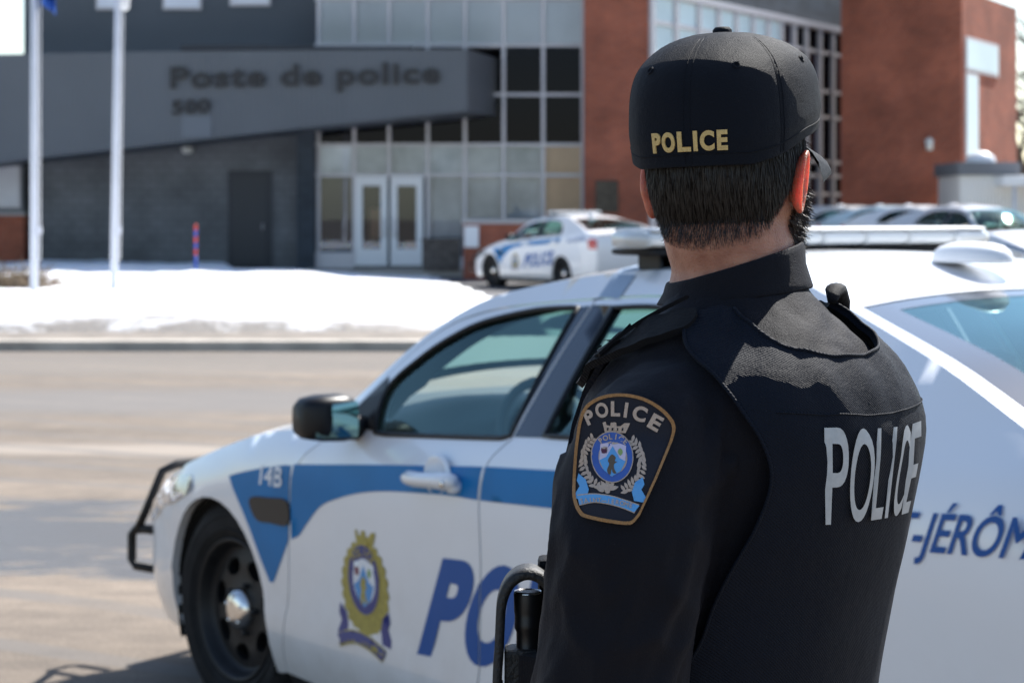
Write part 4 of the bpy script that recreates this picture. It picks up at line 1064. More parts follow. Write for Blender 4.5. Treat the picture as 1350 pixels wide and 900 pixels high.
for i in range(15):
    t = i / 14; z = 7.2 - (7.2 - fz(22, Y)) * t; row = []
    for j in range(13):
        u = j / 12; row.append((fx(51, Y) + .02 + (.05 + .30 * t) * u * (1 - .2 * t), Y + .09 * math.sin(u * 9 + t * 2) * (.4 + t), z + .22 * (1 - u) * t * (1 if t > .8 else t)))
    rows.append(row)
b.grid(rows); fl = b.build('flag', pm('blue flag cloth', (.02, .10, .42), .8), None); tag(fl, 'blue flag hanging limp from the left flagpole', 'flag')
m_ = fl.modifiers.new('t', 'SOLIDIFY'); m_.thickness = .004
Y = 45.
sk_ = empty('marker_stake', (fx(258, Y), Y, .3)); tag(sk_, 'thin red and blue marker stake in snow before the grey wall', 'stake')
M_sred = pm('red stake paint', (.55, .05, .04), .5); M_sblu = pm('blue stake paint', (.03, .08, .45), .5)
b = MB(); b.tube([(0, 0, -.3), (0, 0, .42)], .03, 8); b.build('stake_foot', M_sblu, sk_)
z_ = .42
for k, mm in enumerate((M_sred, M_sblu, M_sred, M_sblu, M_sred)):
    b = MB(); b.tube([(0, 0, z_), (0, 0, z_ + .13)], .032, 8); b.build('band', mm, sk_); z_ += .13
# bare trees and dry bush
M_bark = pm('grey brown bark', (.085, .065, .052), .95, var=.3, vscale=6, bump=.5, bscale=20)
M_twig = pm('dry brown twigs', (.20, .15, .10), .95, var=.3, vscale=4)
def branch_tree(root, h, r0, seed, spread=.55, depth=5):
    rr = random.Random(seed); tr = MB(); cr_ = MB()
    def grow(p, d, L, r, lvl):
        n = 3; pts = [p]; 
        for k in range(n):
            d = (d + Vector((rr.uniform(-1, 1), rr.uniform(-1, 1), rr.uniform(-.3, .6))) * .13).normalized(); p = p + d * L / n; pts.append(p)
        (tr if lvl < 2 else cr_).tube(pts, [r * (1 - .3 * k / n) for k in range(n + 1)], 7 if lvl < 2 else 4, cap=False)
        if lvl >= depth: return
        for k in range(3 if lvl else 4):
            a = rr.uniform(0, 6.28); o = Vector((math.cos(a), math.sin(a), .35)); grow(pts[rr.choice((2, 3))], (d * (1 - spread) + o * spread).normalized(), L * rr.uniform(.6, .82), r * .6, lvl + 1)
    grow(Vector((0, 0, 0)), Vector((0, 0, 1)), h * .3, r0, 0)
    tr.build('trunk', M_bark, root); cr_.build('crown', M_bark, root)
for k, (u, Y, h, lab) in enumerate(((1352, 86, 13, 'leafless brown tree rising behind the right end of the station'), (1392, 78, 11, 'leafless tree at the right edge beyond the white annex'))):
    t = empty('bare_tree', (fx(u, Y), Y, 0)); tag(t, lab, 'tree', 'bare trees behind the station'); branch_tree(t, h, .22, 5 + k)
bu = empty('bush', (fx(6, 35), 35, .40)); tag(bu, 'dry brown bush poking from the snow left of the flagpoles', 'bush')
rr = random.Random(4); b = MB()
for k in range(420):
    a = rr.uniform(0, 6.28); e = rr.uniform(.15, 1.4); d = Vector((math.cos(a) * math.cos(e) * 1.5, math.sin(a) * math.cos(e), math.sin(e) * .8)); L = rr.uniform(.25, .55)
    p0 = Vector((rr.uniform(-.6, .6), rr.uniform(-.3, .3), 0)); b.tube([p0, p0 + d * L * .6, p0 + d * L + Vector((rr.uniform(-.1, .1), 0, rr.uniform(-.1, .1)))], [.012, .009, .004], 4, cap=False)
b.build('twigs', M_twig, bu)

# white annex with snowy dome vent
an = empty('annex', (0, 58, 0)); tag(an, 'low white building with grey roof and a snowy domed vent at right', 'building')
Y = 58.
b = MB(); b.box((fx(1266, Y), 0, 0), (fx(1480, Y), 3, fz(231, Y))); b.build('wall', sidingmat('white siding', (.80, .78, .75), .3), an)
b = MB(); b.box((fx(1262, Y), -.15, fz(231, Y)), (fx(1344, Y), 3.2, fz(213, Y) - .02)); b.build('roof', pm('grey roof edge', (.16, .165, .18), .8), an)
b = MB(); b.lathe([(.42 * math.cos(a), .32 * math.sin(a)) for a in [math.pi / 2 * k / 8 for k in range(9)]], 24, Matrix.Translation((fx(1298, Y), .5, fz(214, Y)))); b.build('dome_vent', M_wht, an)
b = MB(); b.box((fx(1310, Y), -1.1, fz(246, Y)), (fx(1440, Y), 0, fz(233, Y)), bev=.03); b.build('door_canopy', M_wht, an)
b = MB(); b.tube([(fx(1326, Y), -1.0, 0), (fx(1326, Y), -1.0, fz(246, Y))], .05, 8); b.build('post', M_gal, an)

# second patrol car by the entrance, plain cars in the car park
pc = copy_tree(patrol); pc.location = (.36, 46.6, .0); pc.rotation_euler = (0, 0, -R(59))
tag(pc, 'white patrol car parked by the low brick wall at the entrance', 'police car', 'patrol cars')
paints = [pm('silver car paint', (.62, .63, .65), .3, .2, coat=.8), M_white, pm('pale grey car paint', (.60, .61, .63), .3, coat=.8), pm('ice blue car paint', (.48, .62, .70), .3, coat=.8), M_white, pm('light silver car paint', (.66, .68, .70), .3, .2, coat=.8)]
labs = ['silver saloon parked farthest off, beside the glazed wing', 'white saloon second from the glazed wing in the car park', 'pale grey saloon in the middle of the parked row', 'ice blue saloon parked below the red brick tower', 'white saloon parked before the white annex', 'light silver saloon nearest of the parked row, at right edge']
spots = [(1092, 60.5, 125), (1143, 58.0, 122), (1196, 55.5, 124), (1248, 53.0, 121), (1300, 50.2, 125), (1362, 43.8, 118)]
for k, (u, Y, rz) in enumerate(spots):
    c = PLAIN if k == 0 else copy_tree(PLAIN)
    c.name = 'parked_car' if k == 0 else c.name
    c.location = (fx(u, Y), Y, .2); c.rotation_euler = (0, 0, R(rz)); tag(c, labs[k], 'car', 'cars parked in the station car park')
    spots[k] = c
for k, c in enumerate(spots):
    c.name = 'parked_car'
    for o in [c] + children(c):
        for o2 in [o] + (children(o) if o != c else []):
            for sl_ in getattr(o2, 'material_slots', []):
                if sl_.material == M_white: sl_.link = 'OBJECT'; sl_.material = paints[k]
# ------------------------------------------------------------------ the officer (local: +y = facing, +x = his right, origin between the feet)
M_skin, _nt, _b, _o = nmat('skin')
_b.inputs['Roughness'].default_value = .5; _b.inputs['Subsurface Weight'].default_value = .35
_b.inputs['Subsurface Radius'].default_value = (1., .28, .14); _b.inputs['Subsurface Scale'].default_value = .012
_tc = N(_nt, 'ShaderNodeTexCoord'); _nz = N(_nt, 'ShaderNodeTexNoise'); _nz.inputs['Scale'].default_value = 55; _nz.inputs['Detail'].default_value = 6
_nt.links.new(_tc.outputs['Object'], _nz.inputs['Vector'])
_rp = N(_nt, 'ShaderNodeValToRGB'); _rp.color_ramp.elements[0].color = (.27, .105, .065, 1); _rp.color_ramp.elements[1].color = (.42, .20, .13, 1)
_rp.color_ramp.elements[0].position = .3; _rp.color_ramp.elements[1].position = .7
_nt.links.new(_nz.outputs['Fac'], _rp.inputs['Fac']); _nt.links.new(_rp.outputs[0], _b.inputs['Base Color'])
_bp = N(_nt, 'ShaderNodeBump'); _bp.inputs['Strength'].default_value = .5; _bp.inputs['Distance'].default_value = .002
_n2 = N(_nt, 'ShaderNodeTexNoise'); _n2.inputs['Scale'].default_value = 420; _nt.links.new(_tc.outputs['Object'], _n2.inputs['Vector'])
_nt.links.new(_n2.outputs['Fac'], _bp.inputs['Height']); _nt.links.new(_bp.outputs[0], _b.inputs['Normal'])
M_ear = M_skin.copy(); M_ear.name = 'ear skin'
_e = M_ear.node_tree.nodes['Principled BSDF']; _e.inputs['Subsurface Weight'].default_value = .75; _e.inputs['Subsurface Scale'].default_value = .018
M_shirt = clothmat('black shirt cloth', (.0080, .0080, .0112), 2600, .3, .035, sheen_tint=(.85, .86, 1))
M_vest = clothmat('navy black vest twill', (.0060, .0082, .0145), 950, .40, .03, sheen_tint=(.8, .88, 1))
M_cap = clothmat('black cap wool', (.0062, .0080, .0126), 3000, .4, .02)
M_strap = clothmat('black strap webbing', (.007, .007, .009), 2200, .4, .05)
M_hair = pm('dark brown hair', (.011, .008, .007), .42, spec=.5)
M_beard = pm('brown beard hair', (.03, .018, .011), .5)
M_goldth = pm('gold thread', (.62, .44, .17), .55, var=.15, vscale=300, bump=.4, bscale=900)
M_silv = pm('silver reflective print', (.42, .45, .47), .45, var=.08, vscale=120)
M_pgold = pm('bronze thread border', (.38, .20, .075), .65, var=.25, vscale=500, bump=.5, bscale=1200)
M_pcream = pm('cream thread', (.50, .40, .33), .7, var=.12, vscale=500, bump=.4, bscale=1000)
M_pground = pm('black badge ground', (.008, .010, .020), .85, bump=.3, bscale=900)
M_pblue = pm('blue thread', (.035, .11, .42), .6, bump=.3, bscale=900)
M_psky = pm('sky blue thread', (.10, .36, .72), .6, bump=.3, bscale=900)
M_pwhite = pm('lilac white thread', (.62, .56, .72), .65, bump=.3, bscale=900)
M_pmar = pm('maroon thread', (.09, .02, .05), .7)
M_pgrn = pm('green thread', (.25, .36, .12), .7)
M_pbrn = pm('brown thread', (.10, .075, .05), .7)
M_leather = pm('worn black leather', (.016, .016, .016), .55, spec=.5, bump=.25, bscale=260, var=.3, vscale=60)
M_alu = pm('black anodised metal', (.010, .010, .011), .42, metal=.2, spec=.6)
M_trs = clothmat('black trouser cloth', (.010, .010, .014), 2600, .2, .08)
M_boot = pm('black boot leather', (.012, .012, .012), .35, bump=.15, bscale=90)
M_eye = pm('eye white', (.7, .68, .65), .15); 

PHI = R(50); OFF = (.222, 2.15, 0)
person = None
def ring(z, rx, yf, yb, n=56, cx=0, cy=0, e=.85):
    out = []
    for k in range(n):
        t = 2 * math.pi * k / n; c, s_ = math.cos(t), math.sin(t)
        out.append((cx + rx * math.copysign(abs(c) ** e, c), cy + (yf if s_ > 0 else -yb) * math.copysign(abs(s_) ** e, s_), z))
    return out
CORE = [(.96, .190, .145, -.140), (1.08, .172, .148, -.130), (1.20, .166, .155, -.130), (1.32, .182, .162, -.150), (1.42, .198, .158, -.174), (1.49, .200, .140, -.182), (1.54, .172, .115, -.168), (1.575, .130, .088, -.138), (1.605, .092, .072, -.106), (1.63, .076, .066, -.084), (1.67, .070, .064, -.070)]
def torso(mb, d=0., n=56, zmin=0., zmax=9):
    tabs = [smoothtab([(c[0], c[k]) for c in CORE]) for k in (1, 2, 3)]
    zs = [.96 + (1.67 - .96) * i / 44 for i in range(45)]
    mb.rings([ring(z, interp(tabs[0], z) - d, interp(tabs[1], z) - d, interp(tabs[2], z) + d, n, 0, .0, .96) for z in zs if zmin <= z <= zmax])
def arm(mb, s, dr=0., end=99, n=22):
    if s < 0: P = [(-.10, -.02, 1.495, .062), (-.142, -.022, 1.488, .068), (-.178, -.025, 1.460, .0755), (-.206, -.028, 1.405, .0755), (-.219, -.026, 1.34, .0715), (-.231, -.02, 1.25, .069), (-.238, -.002, 1.17, .065), (-.236, .04, 1.115, .061), (-.225, .12, 1.075, .055), (-.205, .20, 1.045, .047), (-.185, .265, 1.03, .041)]
    else: P = [(.10, -.025, 1.495, .064), (.140, -.025, 1.485, .069), (.170, -.022, 1.455, .070), (.186, -.012, 1.40, .068), (.194, .004, 1.32, .065), (.198, .025, 1.24, .062), (.198, .05, 1.16, .058), (.194, .08, 1.11, .056), (.19, .12, 1.07, .052), (.165, .19, 1.045, .046), (.14, .25, 1.03, .040)]
    P = P[:end]
    Q = cr(P, 5)
    mb.tube([q[:3] for q in Q], [q[3] - dr for q in Q], n)
    return P
_mb = MB(); torso(_mb, 0, 72); CORE_ME = _mb.mesh('core', [], True, True); CORE_BVH = bvh_of(CORE_ME)
# shirt = torso + sleeves in one cloth
_mb = MB(); torso(_mb, .012, 56, 0, 1.66); arm(_mb, -1); arm(_mb, 1); SHIRT = remeshed(_mb, .005, 10)
def folds(p):
    x, y, z = p
    d = 0.
    if abs(x) > .15 and z < 1.47:       # sleeves: diagonal drape lines from the armpit, rings at the elbow
        sgn = 1 if x > 0 else -1
        q = Vector((x * 6, y * 16 + z * 7, z * 6 - y * 9))
        d += .0060 * noise.noise(q * 1.2) + .0042 * (1 - 2 * abs(noise.noise(q * 2.2 + Vector((3, 1, 2)))))
        if z < 1.22: d += .0045 * noise.noise(Vector((x * 5, y * 8, z * 34)))
    elif z > 1.46:                       # yoke and shoulder puckers
        q = Vector((x * 9 + y * 7, y * 9 - x * 7, z * 10))
        d += .0030 * noise.noise(q * 2.0) + .0016 * noise.noise(q * 4.5)
    else:
        d += .0040 * noise.noise(Vector((x * 7, y * 7, z * 14)))
    # crisp creases at the near shoulder head
    return d
def crease(p, a, b, w, h):
    a, b, p = Vector(a), Vector(b), Vector(p); ab = b - a; t = max(0, min(1, (p - a).dot(ab) / ab.length_squared)); r = (p - a - ab * t).length
    return h * math.exp(-(r / w) ** 2) * (1 - .6 * abs(2 * t - 1))
NRM = [v.normal.copy() for v in SHIRT.vertices]
for v, nv in zip(SHIRT.vertices, NRM):
    p = v.co.copy()
    d = folds(p)
    d += crease(p, (-.175, -.075, 1.53), (-.235, -.075, 1.475), .007, .007) - crease(p, (-.16, -.085, 1.51), (-.21, -.095, 1.45), .006, .006)
    d += crease(p, (-.15, -.09, 1.515), (-.19, -.11, 1.44), .006, .006)
    for a_, b_, w_, h_ in (((-.20, -.10, 1.44), (-.245, -.09, 1.32), .011, .009), ((-.215, -.095, 1.38), (-.272, -.06, 1.28), .009, .008), ((-.20, -.095, 1.34), (-.268, -.07, 1.215), .010, .009), ((-.225, -.09, 1.25), (-.292, -.03, 1.235), .009, .008), ((-.21, -.10, 1.30), (-.24, -.085, 1.20), .008, -.007), ((-.225, -.095, 1.345), (-.262, -.075, 1.25), .008, -.006)): d += crease(p, a_, b_, w_, h_)
    d -= crease(p, (-.205, -.07, 1.46), (-.20, -.085, 1.32), .012, .008)
    d += crease(p, (-.235, -.06, 1.30), (-.20, -.09, 1.36), .014, .005)
    kd = max(0, min(1, ((p - Vector((-.255, -.052, 1.473))).length - .062) / .03)); d *= kd
    v.co = p + nv * d
SHIRT.update()
SHIRT_BVH = bvh_of(SHIRT)
AX = Vector((0, -.01, 0)); T0 = 1.40
def vray(a, t):
    e = max(0., (t - T0) / .16)
    return Vector((0, -.01, min(t, T0))), Vector((math.sin(a) * math.cos(e), -math.cos(a) * math.cos(e), math.sin(e)))
def vest_fn(a, t, off=0.):
    o, d = vray(a / .17, t)
    h = CORE_BVH.ray_cast(o, d)
    r = h[3] if h[0] is not None else .2
    e = max(0., (t - T0) / .16)
    return tuple(o + d * (r + off))
def core_at(p):   # inverse of vest_fn for a point on the torso: (arc, t)
    p = Vector(p); h = Vector((p.x, p.y + .01, 0)); a = math.atan2(h.x, -h.y)
    if p.z <= T0: return a * .17, p.z
    return a * .17, T0 + .16 * math.atan2(p.z - T0, h.length)
HC = Vector((0, .006, 1.752)); HR = Matrix.Translation(HC) @ Matrix.Rotation(R(-65), 4, 'Z') @ Matrix.Rotation(R(1.0), 4, 'Y')
HR = Matrix.Translation(HC) @ Matrix.Rotation(R(-76), 4, 'Z') @ Matrix.Rotation(R(-2.0), 4, 'Y')
def HT(p): return tuple(HR @ Vector(p))
def hring(z, rx, yf, yb, n=40, cx=0, cy=0, e=.95):
    return [HT(p) for p in ring(z, rx, yf, yb, n, cx, cy, e)]
def limb(mb, P, n=16): 
    Q = cr(P, 4); mb.tube([q[:3] for q in Q], [q[3] for q in Q], n)

# ---- body: one skin surface
_mb = MB()
SK = [(-.078, .058, .066, -.058), (-.055, .068, .083, -.078), (-.02, .0735, .093, -.093), (.02, .075, .097, -.097), (.06, .072, .094, -.092), (.09, .058, .078, -.074), (.108, .036, .05, -.046), (.116, .012, .016, -.016)]
_mb.rings([hring(*r) for r in SK])
_mb.rings([hring(z, rx, ry, -ry, 32, 0, cy) for z, rx, ry, cy in [(-.122, .018, .018, .062), (-.116, .032, .034, .056), (-.095, .046, .052, .042), (-.065, .058, .066, .026), (-.03, .066, .078, .012)]])
limb(_mb, [(*HT((0, .092, .012)), .008), (*HT((0, .104, -.012)), .010), (*HT((0, .114, -.034)), .0125), (*HT((0, .10, -.044)), .011)], 12)
limb(_mb, [(*HT((-.05, .078, .022)), .009), (*HT((-.02, .092, .02)), .011), (*HT((.02, .092, .02)), .011), (*HT((.05, .078, .022)), .009)], 10)
limb(_mb, [(*HT((-.022, .088, -.066)), .006), (*HT((0, .099, -.064)), .0085), (*HT((.022, .088, -.066)), .006)], 10)
limb(_mb, [(*HT((-.018, .088, -.075)), .006), (*HT((0, .098, -.076)), .0085), (*HT((.018, .088, -.075)), .006)], 10)
limb(_mb, [(*HT((0, -.012, -.03)), .066), (*HT((0, -.010, -.075)), .0635), (0, -.004, 1.64), (0, -.006, 1.60)] if False else [(*HT((0, -.014, -.02)), .064), (*HT((0, -.012, -.07)), .0632), (0, -.004, 1.645, .0640), (0, -.004, 1.60, .070), (0, -.01, 1.55, .08)], 28)
torso(_mb, .034, 40, 0, 1.60); arm(_mb, -1, .016); arm(_mb, 1, .014)
for s in (-1, 1):
    limb(_mb, [(s * .09, .0, 1.0, .085), (s * .10, .005, .85, .082), (s * .105, .01, .60, .062), (s * .11, .01, .50, .056), (s * .115, -.005, .38, .055), (s * .118, -.01, .2, .042), (s * .12, -.01, .08, .038), (s * .12, .02, .045, .04), (s * .125, .13, .03, .03)], 18)
def hand(mb, s, W, fw, up):
    """relaxed hand: W wrist, fw along the fingers, up out of the back of the hand"""
    W, f, u = Vector(W), Vector(fw).normalized(), Vector(up).normalized(); u = (u - f * u.dot(f)).normalized(); r = f.cross(u) * s
    rings = []
    for q, hw, th in ((-.02, .024, .020), (.01, .030, .018), (.05, .041, .016), (.085, .042, .0145), (.098, .038, .012)):
        rings.append([W + f * q + r * hw * math.copysign(abs(math.cos(t)) ** .7, math.cos(t)) + u * th * math.sin(t) for t in [2 * math.pi * k / 20 for k in range(20)]])
    mb.rings(rings)
    for k, (x, L, rad) in enumerate(((-.031, .068, .0083), (-.0105, .078, .0088), (.0105, .074, .0086), (.030, .058, .0076))):
        p = W + f * .085 + r * x; pts = [(*p, rad * 1.1)]; a = .12 + .05 * k
        for j, q in enumerate((.5, .3, .22)):
            d = f * math.cos(a) - u * math.sin(a) + r * x * .8; p = p + d * L * q; pts.append((*p, rad * (1 - .09 * j))); a += .42
        limb(mb, pts, 10)
    p = W + f * .025 - r * .028; pts = [(*p, .0125)]
    for d, q in ((-r * .8 + f * .75 - u * .25, .038), (-r * .25 + f - u * .35, .032), (f - u * .55 + r * .1, .026)):
        p = p + d.normalized() * q; pts.append((*p, .0108 - .0008 * len(pts)))
    limb(mb, pts, 10)
hand(_mb, 1, (-.183, .27, 1.03), (.55, .8, -.22), (-.35, .25, .9)); hand(_mb, -1, (.138, .255, 1.03), (-.55, .8, -.22), (.35, .25, .9))
BODY_ME = remeshed(_mb, .0042, 4)
officer = obj_from(BODY_ME, 'person', M_skin)
tag(officer, 'police officer in black uniform and cap seen from behind', 'person')
officer.location = OFF; officer.rotation_euler = (0, 0, PHI)
for s in (-1, 1):                                                       # ears, eyes
    b = MB(); M = HR @ Matrix.Translation((s * .0700, -.004, -.030)) @ Matrix.Rotation(R(s * 11), 4, 'Z') @ Matrix.Rotation(R(-10), 4, 'X')
    rg = []
    for q, k in ((-.004, .45), (.002, .60), (.006, .84), (.010, 1.0), (.0135, .99), (.0145, .90), (.012, .80), (.007, .58), (.004, .3)):
        rg.append([M @ Vector((s * (q + .004 * math.sin(t) * k), .0185 * k * math.cos(t) * (1 if math.sin(t) > -.3 else .8) - .002, (.034 if math.sin(t) > 0 else .031) * k * math.sin(t))) for t in [2 * math.pi * j / 28 for j in range(28)]])
    b.rings(rg); e = b.build('ear', M_ear, officer); e.modifiers.new('s', 'SUBSURF').render_levels = 1
    b = MB(); b.lathe([(.0123 * math.sin(a), .0123 * math.cos(a)) for a in [math.pi * k / 12 for k in range(13)]], 16, HR @ Matrix.Translation((s * .031, .083, .003))); b.build('eye', M_eye, officer)

# ---- hair below the cap, beard
rnd = random.Random(11)
HRX = smoothtab([(-.080, .0655), (-.06, .0725), (-.03, .0785), (.0, .081), (.05, .081)]); HRB = smoothtab([(-.080, .0655), (-.06, .083), (-.03, .0965), (.0, .101), (.05, .102)])
def hsurf(a, z, off=0.):   # a: angle from the back of the head
    k = 1.0
    return Vector(HT(((interp(HRX, z) + off) * math.sin(a), -(interp(HRB, z) + off) * math.cos(a) if abs(a) < math.pi / 2 else -(.095 + off) * math.cos(a), z)))
def hairline(a): return -.080 + .019 * (abs(a) / 1.2) ** 2 if abs(a) < 1.05 else -.080 + .01455 + (abs(a) - 1.05) * .095
b = MB(); rows = []
for i in range(15):
    row = []
    for j in range(61):
        a = R(-100 + 200 * j / 60); z0 = hairline(a); z = .03 + (z0 + .014 - .03) * i / 14
        row.append(hsurf(a, z, -.0035 - (.003 if i == 14 else 0)))
    rows.append(row)
b.grid(rows)
def strand(mb, p, d, L, wd, curl, n=3, g=Vector((0, 0, -1)), gk=.6):
    side = d.cross(Vector((rnd.uniform(-1, 1), rnd.uniform(-1, 1), rnd.uniform(-1, 1)))).normalized() * wd
    vs = []; 
    for k in range(n + 1):
        t = k / n; w_ = side * (1 - t * .85)
        vs += [p - w_, p + w_]
        d = (d + g * gk / n + Vector((rnd.uniform(-1, 1), rnd.uniform(-1, 1), rnd.uniform(-1, 1))) * curl).normalized()
        p = p + d * L / n
    mb.add(vs, [(2 * k, 2 * k + 1, 2 * k + 3, 2 * k + 2) for k in range(n)])
for k in range(15000):
    a = R(rnd.uniform(-104, 104)); z0 = hairline(a) + .005 * noise.noise(Vector((a * 5, 1, 1))) + .004 * noise.noise(Vector((a * 19, 2, 1)))
    z = .02 + (z0 - .02) * rnd.random() ** .8
    if rnd.random() > .5 + (z - z0) / .018: continue
    cl = .10 * noise.noise(Vector((a * 22, z * 30, 0)))
    p = hsurf(a, z, -.003); q = hsurf(a + cl * .10, z - .01, -.002); o = (hsurf(a, z, .01) - p).normalized()
    d = ((q - p).normalized() + o * (rnd.uniform(.0, .10) + abs(cl) * .5)).normalized()
    strand(b, p, d, rnd.uniform(.008, .016) * (1 if z > z0 + .014 else rnd.uniform(.2, .65)), .00034, .05, 3, gk=.12)
BODY_BVH = bvh_of(BODY_ME)
for k in range(8500):                                                    # clipped nape: stubble thinning out down the neck
    a = R(rnd.uniform(-88, 88)); z = hairline(a) + .022 - rnd.random() ** 1.25 * .034
    o = Vector(HT((math.sin(a) * .16, -math.cos(a) * .16, z))); c_ = Vector(HT((0, -.01, z)))
    h = BODY_BVH.ray_cast(o, (c_ - o).normalized())
    if h[0] is None or h[0].z < 1.652: continue
    f = max(0, (hairline(a) + .004 - z) / .016)
    d = (Vector((0, 0, -1)) + h[1] * rnd.uniform(.12, .4) + Vector((rnd.uniform(-.25, .25), rnd.uniform(-.25, .25), 0))).normalized()
    strand(b, h[0] - h[1] * .0005, d, rnd.uniform(.004, .011) * (1 - .7 * min(1, f)), .00026 * (1 - .4 * min(1, f)), .08, 2, gk=.2)
b.build('hair', M_hair, officer, recalc=False)
b = MB()
def bsurf(a, z, off=0.):   # jaw, a from the face direction
    k = interp([(-.125, .45), (-.11, .72), (-.09, .86), (-.06, .96), (-.02, 1.), (.03, 1.02)], z)
    return Vector(HT(((.0705 * k + off) * math.sin(a), .018 + (.082 * k + off) * math.cos(a), z)))
rows = []
for i in range(12):
    rows.append([bsurf(R(-98 + 196 * j / 50), (-.02 if abs(-98 + 196 * j / 50) > 70 else -.052) + (-.124 - (-.02 if abs(-98 + 196 * j / 50) > 70 else -.052)) * i / 11, .002) for j in range(51)])
b.grid(rows)
for k in range(5600):
    a = R(rnd.choice((-1, 1)) * (104 * rnd.random() ** .55)); top = .022 if abs(a) > R(78) else (-.03 if abs(a) > R(55) else -.05)
    z = top + (-.125 - top) * rnd.random()
    p = bsurf(a, z, .0); o = (bsurf(a, z, .01) - p).normalized()
    d = (o * rnd.uniform(.5, 1.) + Vector((0, 0, -1)) * rnd.uniform(.3, 1)).normalized()
    strand(b, p, d, rnd.uniform(.009, .018) if z < -.03 else rnd.uniform(.006, .013), .00055, .45, 4, gk=.3)
b.build('beard', M_beard, officer, recalc=False)

# ---- cap
CP = smoothtab([(0., .972), (.10, .985), (.20, 1.0), (.32, .996), (.45, .985), (.55, .964), (.64, .928), (.72, .872), (.79, .792), (.86, .682), (.91, .57), (.95, .44), (.98, .28), (1., .03)])
def rimz(a):   # a from the back
    c = math.cos(a); return -.0115 if c > .8 else interp([(-1, .030), (-.3, .028), (.15, .014), (.5, -.002), (.8, -.0115)], c)
def cap_fn(a, h, off=0.):
    r = interp(CP, h); rx, ry = .0925 * r, .1085 * r
    zr = rimz(a); z = zr + (.127 - zr) * h
    e = .88; s_, c = math.sin(a), math.cos(a)
    g = 1.
    for k in range(6):
        da = (a - math.pi * (k / 3 + 0.) + math.pi) % (2 * math.pi) - math.pi
        g -= .010 * math.exp(-(da / .028) ** 2) * min(1, (1 - h) * 6)
    g += .010 * math.sin(3 * a) ** 2 * (h > 0) * math.sin(math.pi * min(1, h * 1.1)) * .6
    g += .005 * noise.noise(Vector((a * 2.2, h * 4, 1.7))) * (1 - h) + .0015 * noise.noise(Vector((a * 5, h * 9, 4)))
    x = rx * g * math.copysign(abs(s_) ** e, s_); y = -ry * g * math.copysign(abs(c) ** e, c)
    n = Vector((x / rx ** 2, y / ry ** 2, .0 if h < .5 else (h - .5) * 30)).normalized() if r > .05 else Vector((0, 0, 1))
    return HT(Vector((x, y, z)) + n * off)
b = MB(); n = 120
rows = [[cap_fn(2 * math.pi * j / n, h) for j in range(n)] for h in [0, .012, .024, .04, .06, .08, .095, .11] + [.11 + .89 * i / 34 for i in range(1, 35)]]
lip = [[cap_fn(2 * math.pi * j / n, .0, -.004) for j in range(n)], [cap_fn(2 * math.pi * j / n, .05, -.006) for j in range(n)]]
b.rings(lip[::-1] + rows, True, False)
cap = b.build('cap', M_cap, officer)
b = MB()
for q in (-.006, .006):                                                   # double stitching beside the seams, sweatband line
    for k in range(6):
        a = math.pi * k / 3
        b.tube([cap_fn(a + q * 4, h, .0000) for h in [.02 + .9 * i / 22 for i in range(23)]], .00035, 4)
b.tube([cap_fn(2 * math.pi * j / 90, .085, .0003) for j in range(91)], .00055, 4)
b.build('stitching', M_cap, cap)
b = MB(); top = Vector(HT((0, 0, .127)))
b.lathe([(.0098, -.002), (.0098, .002), (.0075, .0048), (.0005, .0055)], 20, Matrix.Translation(top) @ HR.to_3x3().to_4x4()); b.build('cap_button', M_cap, cap)
for k in range(6):                                                        # eyelets
    a = math.pi * (k / 3 + 1 / 6); p = Vector(cap_fn(a, .70, .0)); q = Vector(cap_fn(a, .70, .01)); nrm = (q - p).normalized()
    b = MB(); b.lathe([(.0022, -.002), (.0022, .0012), (.0036, .0016), (.0045, .0002)], 14, Matrix.Translation(p) @ nrm.to_track_quat('Z', 'Y').to_matrix().to_4x4()); b.build('eyelet', M_cap, cap)
b = MB(); rows = []; rows2 = []
for i in range(13):
    u = -1 + 2 * i / 12; row = []
    for j in range(9):
        v = j / 8; x = .083 * u * (1 - .05 * v); yb_ = .108 * math.sqrt(max(0, 1 - (x / .094) ** 2)) - .006
        y = yb_ + (.082 * math.sqrt(max(0, 1 - abs(u) ** 2.6)) + .018) * v
        z = .032 - .040 * abs(u) ** 1.8 - .016 * v
        row.append((x, y, z))
    rows.append([HT(p) for p in row]); rows2.append([HT((p[0], p[1], p[2] - .0042)) for p in row])
b.grid(rows); b.grid(rows2); edge = [r[-1] for r in rows]; edge2 = [r[-1] for r in rows2]
for q0, q1 in ((rows, rows2),):
    per = q0[0][:] + [r[-1] for r in q0[1:]] + q0[-1][::-1][1:]; per2 = q1[0][:] + [r[-1] for r in q1[1:]] + q1[-1][::-1][1:]
    b.grid([per, per2])
b.build('cap_brim', M_cap, cap)
b = MB()                                                                  # raised embroidery
def capt(u, v, off): return cap_fn(u, v, off)
for ch, u0, u1 in (('P', -.375, -.262), ('O', -.245, -.105), ('L', -.080, .025), ('I', .048, .085), ('C', .110, .250), ('E', .275, .385)):
    V, Ed, _a = text2d(ch, .045); Q = [(u0 + (u1 - u0) * u, .105 + .142 * v) for u, v in V]
    vo, fo = tri2d(Q, Ed, .02); panel(b, None, capt, .02, .002, .0016, 0, ve=(Q, Ed))
b.build('cap_lettering', M_goldth, cap)

